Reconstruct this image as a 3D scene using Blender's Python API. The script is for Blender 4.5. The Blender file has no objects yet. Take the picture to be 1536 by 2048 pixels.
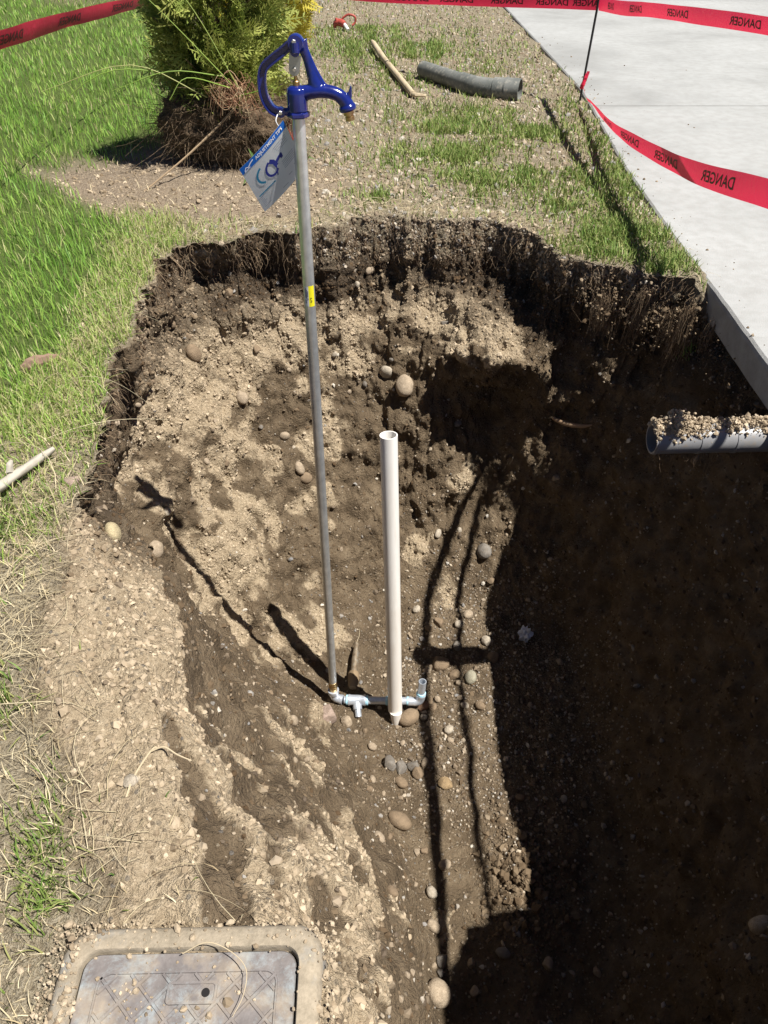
import bpy, bmesh, math, random
import numpy as np
from mathutils import Vector, Matrix

random.seed(7)
RNG = np.random.default_rng(11)
SC = bpy.context.scene
COL = SC.collection
PI = math.pi

# ------------------------------------------------------------------ camera, sky, sun, exposure
cam = bpy.data.cameras.new('camera')
cam.sensor_fit = 'VERTICAL'
cam.sensor_height = 24.0
cam.lens = 24.0 * 1538.0 / 2048.0
cam.clip_start = 0.02
cam.clip_end = 300
camo = bpy.data.objects.new('camera', cam)
camo.location = (0, 0, 1.4)
camo.rotation_euler = (math.radians(50), 0, 0)
COL.objects.link(camo)
SC.camera = camo

SUN = Vector((0.466, -0.22, 1.0)).normalized()          # towards the sun
world = bpy.data.worlds.new('World')
SC.world = world
world.use_nodes = True
wn = world.node_tree
wn.nodes.clear()
sky = wn.nodes.new('ShaderNodeTexSky')
sky.sky_type = 'NISHITA'
sky.sun_disc = False
sky.sun_elevation = math.asin(SUN.z)
sky.sun_rotation = math.atan2(SUN.x, SUN.y)
sky.air_density = 0.42
sky.dust_density = 0.2
bg = wn.nodes.new('ShaderNodeBackground')
bg.inputs[1].default_value = 0.05
wo = wn.nodes.new('ShaderNodeOutputWorld')
wn.links.new(sky.outputs[0], bg.inputs[0])
wn.links.new(bg.outputs[0], wo.inputs[0])

sun = bpy.data.lights.new('sun', 'SUN')
sun.energy = 5.0
sun.angle = math.radians(0.53)
sun.color = (1.0, 0.965, 0.905)
suno = bpy.data.objects.new('sun', sun)
suno.rotation_euler = SUN.to_track_quat('Z', 'Y').to_euler()
suno.location = (3, -1, 8)
COL.objects.link(suno)

SC.view_settings.view_transform = 'Standard'
SC.view_settings.look = 'None'
SC.view_settings.exposure = 0.80
SC.view_settings.gamma = 1.0
SC.view_settings.use_curve_mapping = False
SC.cycles.max_bounces = 6
SC.cycles.diffuse_bounces = 2
SC.cycles.transparent_max_bounces = 6


# ------------------------------------------------------------------ noise
_r = np.random.RandomState(5)
_perm = _r.permutation(512).astype(np.int64)
_perm = np.concatenate([_perm, _perm, _perm])
_g = _r.normal(size=(512, 3))
_g /= np.linalg.norm(_g, axis=1)[:, None]


def perlin(P):
    P = np.asarray(P, float)
    i = np.floor(P).astype(np.int64)
    f = P - i
    i &= 511
    w = f * f * f * (f * (f * 6 - 15) + 10)
    out = 0
    for dx in (0, 1):
        for dy in (0, 1):
            for dz in (0, 1):
                h = _perm[_perm[_perm[(i[:, 0] + dx) & 511] + ((i[:, 1] + dy) & 511)] + ((i[:, 2] + dz) & 511)]
                g = _g[h]
                d = g[:, 0] * (f[:, 0] - dx) + g[:, 1] * (f[:, 1] - dy) + g[:, 2] * (f[:, 2] - dz)
                wx = w[:, 0] if dx else 1 - w[:, 0]
                wy = w[:, 1] if dy else 1 - w[:, 1]
                wz = w[:, 2] if dz else 1 - w[:, 2]
                out = out + d * wx * wy * wz
    return out * 1.5


def fbm(P, freq, octv=3, gain=0.5, seed=0.0):
    P = np.asarray(P, float)
    a, s = 1.0, 0.0
    for o in range(octv):
        s = s + a * perlin(P * freq + seed * 17.3 + o * 31.7)
        freq *= 2.03
        a *= gain
    return s


def worley(P, freq, seed=0):
    P = np.asarray(P, float) * freq
    i = np.floor(P).astype(np.int64)
    best = np.full(len(P), 9.0)
    jit = _g * 0.45 + 0.5
    for dx in (-1, 0, 1):
        for dy in (-1, 0, 1):
            for dz in (-1, 0, 1):
                c = i + np.array((dx, dy, dz))
                h = _perm[_perm[_perm[(c[:, 0] + seed) & 511] + (c[:, 1] & 511)] + (c[:, 2] & 511)]
                d = np.sum((P - c - jit[h]) ** 2, axis=1)
                best = np.minimum(best, d)
    return np.sqrt(best)


def smooth(a, b, x):
    t = np.clip((np.asarray(x, float) - a) / (b - a), 0, 1)
    return t * t * (3 - 2 * t)


# ------------------------------------------------------------------ mesh and object helpers
def mesh_np(name, V, quads=None, tris=None, sm=True, attrs=None):
    me = bpy.data.meshes.new(name)
    V = np.asarray(V, np.float32)
    loops, tot = [], []
    if quads is not None and len(quads):
        q = np.asarray(quads, np.int32)
        loops.append(q.ravel()); tot.append(np.full(len(q), 4, np.int32))
    if tris is not None and len(tris):
        t = np.asarray(tris, np.int32)
        loops.append(t.ravel()); tot.append(np.full(len(t), 3, np.int32))
    loops = np.concatenate(loops); tot = np.concatenate(tot)
    me.vertices.add(len(V)); me.vertices.foreach_set('co', V.ravel())
    me.loops.add(len(loops)); me.loops.foreach_set('vertex_index', loops)
    me.polygons.add(len(tot))
    st = np.zeros(len(tot), np.int32); st[1:] = np.cumsum(tot)[:-1]
    me.polygons.foreach_set('loop_start', st)
    me.polygons.foreach_set('loop_total', tot)
    me.polygons.foreach_set('use_smooth', np.full(len(tot), sm))
    for k, a in (attrs or {}).items():
        at = me.attributes.new(k, 'FLOAT', 'POINT')
        at.data.foreach_set('value', np.asarray(a, np.float32))
    me.update(calc_edges=True)
    return me


def link(name, me, mat=None, parent=None, **props):
    o = bpy.data.objects.new(name, me)
    COL.objects.link(o)
    if mat is not None and not me.materials:
        me.materials.append(mat)
    if parent is not None:
        o.parent = parent
    for k, v in props.items():
        o[k] = v
    return o


def thing(name, label, cat, loc=(0, 0, 0), group=None):
    o = bpy.data.objects.new(name, None)
    COL.objects.link(o)
    o.location = loc
    o.empty_display_size = 0.05
    o['label'] = label; o['category'] = cat
    if group:
        o['group'] = group
    return o


def put(o, parent):
    """parent a mesh built in world coordinates to an empty that only carries a location"""
    o.parent = parent
    o.matrix_parent_inverse = Matrix.Translation(-parent.location)
    return o


def bm_obj(name, bm, mat, parent=None, sm=True, **props):
    me = bpy.data.meshes.new(name)
    bm.normal_update()
    if sm:
        for e in bm.edges:
            if len(e.link_faces) == 2 and e.calc_face_angle(0) > 0.75:
                e.smooth = False
    bm.to_mesh(me); bm.free()
    if sm:
        me.polygons.foreach_set('use_smooth', np.full(len(me.polygons), True))
    o = link(name, me, mat, None, **props)
    if parent is not None:
        put(o, parent)
    return o


def crom(pts, n):
    """Catmull-Rom through pts, n samples per segment"""
    P = [Vector(p) for p in pts]
    P = [P[0] * 2 - P[1]] + P + [P[-1] * 2 - P[-2]]
    out = []
    for i in range(1, len(P) - 2):
        a, b, c, d = P[i - 1:i + 3]
        for k in range(n):
            t = k / n
            out.append(0.5 * (2 * b + (c - a) * t + (2 * a - 5 * b + 4 * c - d) * t * t + (3 * b - a - 3 * c + d) * t ** 3))
    out.append(P[-2].copy())
    return out


def frames(path):
    n = len(path)
    T = []
    for i in range(n):
        T.append((path[min(i + 1, n - 1)] - path[max(i - 1, 0)]).normalized())
    ref = Vector((0, 1, 0)) if abs(T[0].y) < 0.9 else Vector((1, 0, 0))
    N = [(ref - T[0] * ref.dot(T[0])).normalized()]
    for i in range(1, n):
        v = N[-1] - T[i] * N[-1].dot(T[i])
        N.append(v.normalized())
    return T, N


def tube(bm, path, rad, seg=12, cap=True, squash=None, jag=0.0):
    path = [Vector(p) for p in path]
    T, N = frames(path)
    rings = []
    for i, p in enumerate(path):
        r = rad[i] if hasattr(rad, '__len__') else rad
        b = T[i].cross(N[i])
        s = squash[i] if squash is not None else 1.0
        ring = []
        for k in range(seg):
            a = 2 * PI * k / seg
            rr = r * (1 + random.uniform(-jag, jag))
            ring.append(bm.verts.new(p + N[i] * (math.cos(a) * rr * s) + b * (math.sin(a) * rr)))
        rings.append(ring)
    for i in range(len(rings) - 1):
        for k in range(seg):
            bm.faces.new((rings[i][k], rings[i][(k + 1) % seg], rings[i + 1][(k + 1) % seg], rings[i + 1][k]))
    if cap:
        bm.faces.new(rings[0][::-1]); bm.faces.new(rings[-1])
    return rings


def pipe_shell(bm, path, ro, ri, seg=32):
    """open hollow pipe: outer and inner wall with annular ends"""
    path = [Vector(p) for p in path]
    a = tube(bm, path, ro, seg, cap=False)
    b = tube(bm, path, ri, seg, cap=False)
    for ring_a, ring_b in ((a[0], b[0]), (a[-1], b[-1])):
        for k in range(seg):
            bm.faces.new((ring_a[k], ring_b[k], ring_b[(k + 1) % seg], ring_a[(k + 1) % seg]))
    bmesh.ops.recalc_face_normals(bm, faces=bm.faces)


def lathe(bm, prof, origin, axis=Vector((0, 0, 1)), seg=24):
    axis = Vector(axis).normalized()
    n = axis.orthogonal().normalized(); b = axis.cross(n)
    rings = []
    for r, h in prof:
        rings.append([bm.verts.new(Vector(origin) + axis * h + (n * math.cos(2 * PI * k / seg) + b * math.sin(2 * PI * k / seg)) * r) for k in range(seg)])
    for i in range(len(rings) - 1):
        for k in range(seg):
            bm.faces.new((rings[i][k], rings[i][(k + 1) % seg], rings[i + 1][(k + 1) % seg], rings[i + 1][k]))
    bm.faces.new(rings[0][::-1]); bm.faces.new(rings[-1])
    bmesh.ops.recalc_face_normals(bm, faces=bm.faces)


def evaluated(ob):
    dg = bpy.context.evaluated_depsgraph_get()
    dg.update()
    me = bpy.data.meshes.new_from_object(ob.evaluated_get(dg))
    return me


# ------------------------------------------------------------------ material helper
class M:
    def __init__(self, name, base=(0.5, 0.5, 0.5), rough=0.6, metal=0.0, spec=0.5):
        self.m = bpy.data.materials.new(name)
        self.m.use_nodes = True
        self.t = self.m.node_tree
        self.b = self.t.nodes['Principled BSDF']
        self.out = self.t.nodes['Material Output']
        self.b.inputs['Base Color'].default_value = (*base, 1)
        self.b.inputs['Roughness'].default_value = rough
        self.b.inputs['Metallic'].default_value = metal
        self.b.inputs['Specular IOR Level'].default_value = spec
        self._co = None

    def n(self, kind, **kw):
        nd = self.t.nodes.new(kind)
        for k, v in kw.items():
            setattr(nd, k, v)
        return nd

    def l(self, a, b):
        self.t.links.new(a, b)

    def co(self, kind='Object'):
        if kind == 'World':
            return self.n('ShaderNodeNewGeometry').outputs['Position']
        return self.n('ShaderNodeTexCoord').outputs[kind]

    def noise(self, scale, detail=4, rough=0.55, co=None, dist=0.0):
        nd = self.n('ShaderNodeTexNoise')
        nd.inputs['Scale'].default_value = scale
        nd.inputs['Detail'].default_value = detail
        nd.inputs['Roughness'].default_value = rough
        nd.inputs['Distortion'].default_value = dist
        if co is not None:
            self.l(co, nd.inputs['Vector'])
        return nd.outputs['Fac']

    def voro(self, scale, co=None, feature='F1', out='Distance'):
        nd = self.n('ShaderNodeTexVoronoi', feature=feature)
        nd.inputs['Scale'].default_value = scale
        if co is not None:
            self.l(co, nd.inputs['Vector'])
        return nd.outputs[out]

    def ramp(self, fac, stops, interp='LINEAR'):
        r = self.n('ShaderNodeValToRGB')
        r.color_ramp.interpolation = interp
        e = r.color_ramp.elements
        while len(e) < len(stops):
            e.new(0.5)
        for el, (p, c) in zip(e, stops):
            el.position = p
            el.color = (*c, 1) if len(c) == 3 else c
        self.l(fac, r.inputs[0])
        return r.outputs[0]

    def math(self, op, a, b=0.0, clamp=False):
        nd = self.n('ShaderNodeMath', operation=op, use_clamp=clamp)
        for i, v in enumerate((a, b)):
            if isinstance(v, (int, float)):
                nd.inputs[i].default_value = v
            else:
                self.l(v, nd.inputs[i])
        return nd.outputs[0]

    def mix(self, fac, a, b, mode='MIX'):
        nd = self.n('ShaderNodeMix', data_type='RGBA', blend_type=mode)
        nd.clamp_factor = True
        for i, v in ((0, fac), (6, a), (7, b)):
            if isinstance(v, (int, float)):
                nd.inputs[i].default_value = v
            elif isinstance(v, tuple):
                nd.inputs[i].default_value = (*v, 1)
            else:
                self.l(v, nd.inputs[i])
        return nd.outputs[2]

    def attr(self, name):
        return self.n('ShaderNodeAttribute', attribute_name=name).outputs['Fac']

    def col(self, c):
        self.l(c, self.b.inputs['Base Color'])

    def rough(self, c):
        self.l(c, self.b.inputs['Roughness'])

    def bump(self, h, dist=0.005, strength=1.0, prev=None):
        nd = self.n('ShaderNodeBump')
        nd.inputs['Strength'].default_value = strength
        nd.inputs['Distance'].default_value = dist
        self.l(h, nd.inputs['Height'])
        if prev is not None:
            self.l(prev, nd.inputs['Normal'])
        self.l(nd.outputs[0], self.b.inputs['Normal'])
        return nd.outputs[0]

    def translucent(self, color_socket_or_tuple, amt):
        tr = self.n('ShaderNodeBsdfTranslucent')
        if isinstance(color_socket_or_tuple, tuple):
            tr.inputs[0].default_value = (*color_socket_or_tuple, 1)
        else:
            self.l(color_socket_or_tuple, tr.inputs[0])
        mx = self.n('ShaderNodeMixShader')
        mx.inputs[0].default_value = amt
        self.l(self.b.outputs[0], mx.inputs[1]); self.l(tr.outputs[0], mx.inputs[2])
        self.l(mx.outputs[0], self.out.inputs[0])


# ------------------------------------------------------------------ the excavated ground (one sheet)
def soil_material():
    k = M('soil', rough=0.95, spec=0.15)
    co = k.co('World')
    dry, top, grav, lawn, pad = (k.attr(a) for a in ('dry', 'top', 'grav', 'lawn', 'red'))
    n1 = k.noise(9, 6, 0.65, co)
    n2 = k.noise(70, 4, 0.7, co)
    n3 = k.noise(260, 3, 0.7, co)
    dark = k.ramp(n1, [(0.3, (0.092, 0.067, 0.042)), (0.5, (0.158, 0.116, 0.073)), (0.72, (0.245, 0.187, 0.122))])
    tan = k.ramp(n2, [(0.25, (0.29, 0.222, 0.145)), (0.5, (0.45, 0.355, 0.236)), (0.75, (0.58, 0.475, 0.335))])
    # crumbly edge of the dry crust
    e = k.math('ADD', dry, k.math('MULTIPLY', k.math('SUBTRACT', n2, 0.5), 0.9))
    e = k.math('ADD', e, k.math('MULTIPLY', k.math('SUBTRACT', n3, 0.5), 0.5))
    dm = k.ramp(e, [(0.22, (0, 0, 0)), (0.48, (.38, .38, .38)), (0.90, (.92, .92, .92))])
    c = k.mix(dm, dark, tan)
    # topsoil: nearly black brown
    c = k.mix(k.math('MULTIPLY', top, 0.8), c, k.ramp(n2, [(0.3, (0.034, 0.024, 0.016)), (0.7, (0.105, 0.078, 0.054))]))
    # pebbles and grit
    vor = k.n('ShaderNodeTexVoronoi')
    vor.inputs['Scale'].default_value = 85
    vor.inputs['Randomness'].default_value = 1
    k.l(co, vor.inputs['Vector'])
    sep = k.n('ShaderNodeSeparateColor'); k.l(vor.outputs['Color'], sep.inputs[0])
    pick = k.math('GREATER_THAN', k.math('ADD', sep.outputs[0], k.math('MULTIPLY', grav, 0.30)), 0.94)
    core = k.math('LESS_THAN', vor.outputs['Distance'], 0.42)
    peb = k.math('MULTIPLY', pick, core)
    pebc = k.ramp(sep.outputs[1], [(0.0, (0.14, 0.105, 0.07)), (0.4, (0.23, 0.18, 0.125)), (0.7, (0.34, 0.28, 0.20)), (1.0, (0.17, 0.15, 0.13))])
    c = k.mix(peb, c, pebc)
    # thatch and dry litter outside the hole, green tint under the lawn
    lit = k.ramp(k.math('ADD', k.math('MULTIPLY', n3, .6), k.math('MULTIPLY', n2, .4)), [(0.34, (0.13, 0.10, 0.065)), (0.50, (0.30, 0.25, 0.17)), (0.66, (0.47, 0.42, 0.32))])
    c = k.mix(k.math('MULTIPLY', k.attr('thatch'), 0.9), c, lit)
    c = k.mix(k.math('MULTIPLY', pad, 0.75), c, k.ramp(n2, [(0.25, (0.17, 0.122, 0.085)), (0.5, (0.31, 0.238, 0.17)), (0.78, (0.43, 0.345, 0.26))]))
    c = k.mix(k.math('MULTIPLY', lawn, 0.92), c, k.ramp(n2, [(0.3, (0.065, 0.105, 0.022)), (0.7, (0.13, 0.18, 0.045))]))
    k.col(c)
    h = k.math('ADD', k.math('MULTIPLY', n2, 0.9), k.math('MULTIPLY', n3, 0.5))
    h = k.math('ADD', h, k.math('MULTIPLY', k.math('SUBTRACT', 0.5, vor.outputs['Distance']), 0.55))
    h = k.math('ADD', h, k.math('MULTIPLY', peb, 0.35))
    h = k.math('ADD', h, k.math('MULTIPLY', k.noise(130, 3, .75, co), .5))
    k.bump(h, 0.014, 1.0)
    return k.m


# stations round the hole: rim, undercut, ledge, recess, wall, lower wall, foot   (x, y, z in metres)
ST = [
    # right wall below the driveway edge (from the middle to the far end)
    (1.0, [(1.47, 2.06, -.125), (1.44, 2.06, -.25), (1.43, 2.06, -.45), (1.41, 2.06, -.70), (1.36, 2.06, -1.0), (1.20, 2.08, -1.45), (1.00, 2.10, -1.80)]),
    (1.0, [(1.47, 2.70, -.125), (1.42, 2.68, -.25), (1.40, 2.68, -.45), (1.37, 2.66, -.70), (1.30, 2.64, -1.0), (1.15, 2.58, -1.45), (1.00, 2.48, -1.80)]),
    (1.0, [(1.47, 3.06, -.122), (1.36, 3.02, -.28), (1.32, 3.00, -.45), (1.28, 2.98, -.70), (1.22, 2.95, -1.0), (1.10, 2.85, -1.45), (0.98, 2.70, -1.78)]),
    # jutting far-right corner under the grass strip
    (2.0, [(1.38, 3.25, 0), (1.36, 3.30, -.2), (1.28, 3.26, -.45), (1.22, 3.24, -.70), (1.14, 3.20, -1.0), (1.02, 3.02, -1.45), (0.92, 2.80, -1.78)]),
    (2.0, [(1.20, 3.34, 0), (1.19, 3.38, -.2), (1.15, 3.36, -.45), (1.10, 3.36, -.70), (1.02, 3.32, -1.0), (0.95, 3.14, -1.45), (0.84, 2.86, -1.78)]),
    (2.0, [(0.94, 3.44, 0), (0.96, 3.50, -.2), (0.94, 3.46, -.45), (0.92, 3.42, -.70), (0.90, 3.46, -1.0), (0.82, 3.26, -1.45), (0.72, 2.92, -1.78)]),
    (2.2, [(0.78, 3.72, 0), (0.80, 3.70, -.18), (0.77, 3.56, -.36), (0.73, 3.36, -.50), (0.78, 3.52, -.82), (0.70, 3.36, -1.45), (0.60, 2.96, -1.78)]),
    # far wall, with a bench of pale subsoil on its right half
    (2.2, [(0.66, 3.92, 0), (0.66, 3.88, -.2), (0.61, 3.70, -.36), (0.58, 3.42, -.49), (0.60, 3.64, -.82), (0.54, 3.42, -1.42), (0.46, 2.98, -1.78)]),
    (2.2, [(0.50, 3.99, 0), (0.50, 3.93, -.22), (0.48, 3.76, -.37), (0.45, 3.45, -.48), (0.46, 3.61, -.80), (0.42, 3.36, -1.42), (0.38, 2.98, -1.76)]),
    (2.2, [(0.30, 4.04, 0), (0.30, 3.98, -.22), (0.29, 3.86, -.40), (0.26, 3.66, -.56), (0.26, 3.58, -.82), (0.27, 3.35, -1.42), (0.27, 2.98, -1.76)]),
    (2.2, [(-.02, 4.08, 0), (-.02, 4.02, -.22), (-.02, 3.92, -.42), (-.02, 3.80, -.64), (0.02, 3.62, -1.0), (0.08, 3.34, -1.45), (0.14, 2.96, -1.75)]),
    (2.2, [(-.38, 3.88, 0), (-.38, 3.88, -.20), (-.36, 3.84, -.42), (-.34, 3.72, -.66), (-.28, 3.54, -1.0), (-.16, 3.22, -1.45), (-.02, 2.90, -1.75)]),
    (2.2, [(-.74, 3.76, 0), (-.74, 3.88, -.22), (-.72, 3.74, -.40), (-.66, 3.58, -.62), (-.58, 3.40, -.95), (-.42, 3.06, -1.42), (-.16, 2.78, -1.74)]),
    (2.0, [(-1.03, 3.60, 0), (-1.05, 3.66, -.20), (-.98, 3.54, -.38), (-.90, 3.40, -.60), (-.80, 3.20, -.92), (-.60, 2.92, -1.40), (-.25, 2.64, -1.74)]),
    # left wall
    (2.0, [(-1.04, 3.12, 0), (-1.07, 3.14, -.16), (-1.06, 3.10, -.36), (-1.00, 3.02, -.60), (-.90, 2.92, -.95), (-.68, 2.72, -1.42), (-.30, 2.54, -1.76)]),
    (2.0, [(-1.00, 2.80, 0), (-1.03, 2.82, -.16), (-1.09, 2.80, -.38), (-1.11, 2.77, -.66), (-1.03, 2.72, -.98), (-.76, 2.61, -1.43), (-.36, 2.50, -1.77)]),
    (2.0, [(-1.02, 2.46, 0), (-1.05, 2.48, -.16), (-1.11, 2.48, -.38), (-1.11, 2.50, -.68), (-.98, 2.50, -1.0), (-.69, 2.46, -1.46), (-.34, 2.41, -1.78)]),
    (2.0, [(-.93, 2.12, 0), (-.96, 2.16, -.14), (-1.02, 2.18, -.36), (-.99, 2.22, -.66), (-.86, 2.27, -1.0), (-.60, 2.30, -1.47), (-.31, 2.32, -1.78)]),
    (2.0, [(-.85, 1.74, 0), (-.87, 1.78, -.12), (-.84, 1.84, -.30), (-.78, 1.92, -.58), (-.66, 2.04, -.98), (-.47, 2.16, -1.46), (-.26, 2.24, -1.78)]),
    # sloping bank on the near left
    (3.4, [(-.82, 1.48, 0), (-.76, 1.52, -.05), (-.67, 1.59, -.17), (-.60, 1.70, -.45), (-.50, 1.86, -.90), (-.36, 2.05, -1.42), (-.21, 2.19, -1.78)]),
    (3.4, [(-.72, 1.18, 0), (-.66, 1.22, -.03), (-.57, 1.29, -.11), (-.49, 1.42, -.38), (-.40, 1.64, -.85), (-.28, 1.91, -1.40), (-.14, 2.10, -1.78)]),
    (3.4, [(-.56, .98, 0), (-.52, 1.00, -.02), (-.45, 1.05, -.08), (-.38, 1.20, -.36), (-.29, 1.44, -.83), (-.18, 1.76, -1.40), (-.06, 2.00, -1.78)]),
    (3.4, [(-.42, .80, 0), (-.40, .82, -.02), (-.34, .87, -.08), (-.26, 1.02, -.38), (-.17, 1.26, -.85), (-.07, 1.58, -1.42), (.02, 1.82, -1.78)]),
    (3.4, [(-.30, .64, 0), (-.27, .66, -.03), (-.21, .71, -.10), (-.13, .84, -.40), (-.05, 1.05, -.86), (.04, 1.36, -1.42), (.10, 1.60, -1.78)]),
    (2.8, [(-.10, .45, 0), (-.07, .47, -.04), (-.03, .51, -.14), (.03, .60, -.44), (.08, .76, -.88), (.13, 1.00, -1.42), (.17, 1.24, -1.79)]),
    (1.2, [(-.06, .24, 0), (-.02, .26, -.08), (.03, .29, -.24), (.08, .37, -.50), (.13, .51, -.95), (.19, .74, -1.45), (.25, .99, -1.80)]),
    # near and right side (outside the frame at the top, seen low down)
    (.7, [(.55, .05, 0), (.54, .08, -.15), (.52, .12, -.35), (.50, .20, -.62), (.49, .33, -1.0), (.48, .58, -1.48), (.50, .90, -1.80)]),
    (.7, [(1.00, .30, 0), (1.00, .31, -.15), (.98, .34, -.35), (.96, .40, -.62), (.92, .48, -1.0), (.84, .68, -1.48), (.76, .96, -1.80)]),
    (.8, [(1.07, .66, 0), (1.10, .67, -.15), (1.10, .68, -.35), (1.08, .71, -.62), (1.04, .76, -1.0), (.96, .88, -1.48), (.86, 1.06, -1.80)]),
    (.8, [(1.14, .86, -.02), (1.20, .88, -.15), (1.22, .90, -.35), (1.20, .93, -.62), (1.14, .98, -1.0), (1.06, 1.08, -1.48), (.94, 1.22, -1.80)]),
    (.8, [(1.47, 1.04, -.125), (1.44, 1.06, -.25), (1.42, 1.09, -.45), (1.38, 1.14, -.70), (1.30, 1.20, -1.0), (1.16, 1.32, -1.48), (1.00, 1.44, -1.80)]),
    (.9, [(1.47, 1.60, -.125), (1.44, 1.60, -.25), (1.42, 1.62, -.45), (1.40, 1.64, -.70), (1.34, 1.66, -1.0), (1.19, 1.70, -1.48), (1.02, 1.76, -1.80)]),
]


def ground_z(x, y):
    """small undulation of the yard round the hole"""
    P = np.stack([x, y, np.zeros_like(x)], 1)
    return 0.020 * fbm(P, 0.9, 2, seed=3) + 0.007 * fbm(P, 5.0, 2, seed=4)


def hump(x, y):
    """loose dirt scraped up round the uprooted shrub"""
    d = ((x + 1.15) / 0.75) ** 2 + ((y - 4.55) / 0.55) ** 2
    return 0.07 * np.exp(-d)


RILL = [
    (-0.474, 0.985, -0.014, 0.015),
    (-0.469, 0.977, -0.027, 0.017),
    (-0.463, 0.967, -0.037, 0.019),
    (-0.457, 0.957, -0.047, 0.022),
    (-0.445, 0.941, -0.059, 0.024),
    (-0.429, 0.914, -0.056, 0.027),
    (-0.415, 0.893, -0.061, 0.030),
    (-0.399, 0.870, -0.067, 0.032),
    (-0.381, 0.841, -0.062, 0.034),
    (-0.364, 0.814, -0.061, 0.037),
    (-0.348, 0.788, -0.065, 0.040),
    (-0.327, 0.749, -0.044, 0.042),
    (-0.313, 0.728, -0.054, 0.045),
    (-0.308, 0.707, -0.065, 0.046),
    (-0.290, 0.656, -0.012, 0.045),
    (-0.282, 0.631, -0.008, 0.045),
    (-0.279, 0.607, -0.007, 0.044),
    (-0.275, 0.583, -0.006, 0.043),
    (-0.271, 0.561, -0.005, 0.042),
    (-0.518, 1.561, -0.521, 0.063),
    (-0.495, 1.526, -0.543, 0.066),
    (-0.454, 1.436, -0.492, 0.065),
    (-0.437, 1.421, -0.538, 0.068),
    (-0.388, 1.299, -0.433, 0.060),
    (-0.371, 1.279, -0.468, 0.057),
    (-0.363, 1.294, -0.557, 0.056),
    (-0.346, 1.226, -0.519, 0.049),
    (-0.330, 1.163, -0.485, 0.043),
    (-0.317, 1.111, -0.465, 0.037),
    (-0.283, 0.983, -0.309, 0.031),
    (-0.263, 0.908, -0.236, 0.026),
    (-0.247, 0.846, -0.179, 0.022),
    (-0.234, 0.790, -0.130, 0.020),
    (-0.223, 0.743, -0.092, 0.018),
    (-0.219, 0.719, -0.098, 0.017),
    (-0.211, 0.692, -0.096, 0.017),
    (-0.204, 0.666, -0.093, 0.017),
    (-0.195, 0.638, -0.086, 0.017),
    (-0.181, 0.621, -0.085, 0.017),
    (-0.167, 0.605, -0.085, 0.017),
    (-0.154, 0.589, -0.085, 0.016),
    (-0.135, 0.577, -0.091, 0.017),
    (-0.115, 0.559, -0.083, 0.017),
    (-0.100, 0.564, -0.133, 0.018),
    (-0.081, 0.555, -0.152, 0.019),
    (-0.063, 0.544, -0.163, 0.020),
    (-0.045, 0.539, -0.195, 0.021),
    (-0.032, 0.513, -0.174, 0.021),
    (-0.020, 0.503, -0.204, 0.021),
    (-0.007, 0.488, -0.215, 0.022),
]
#ENDRILL
BLOB_DRY = []      # filled below: (x, y, z, radius_xy, radius_z, weight)


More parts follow.
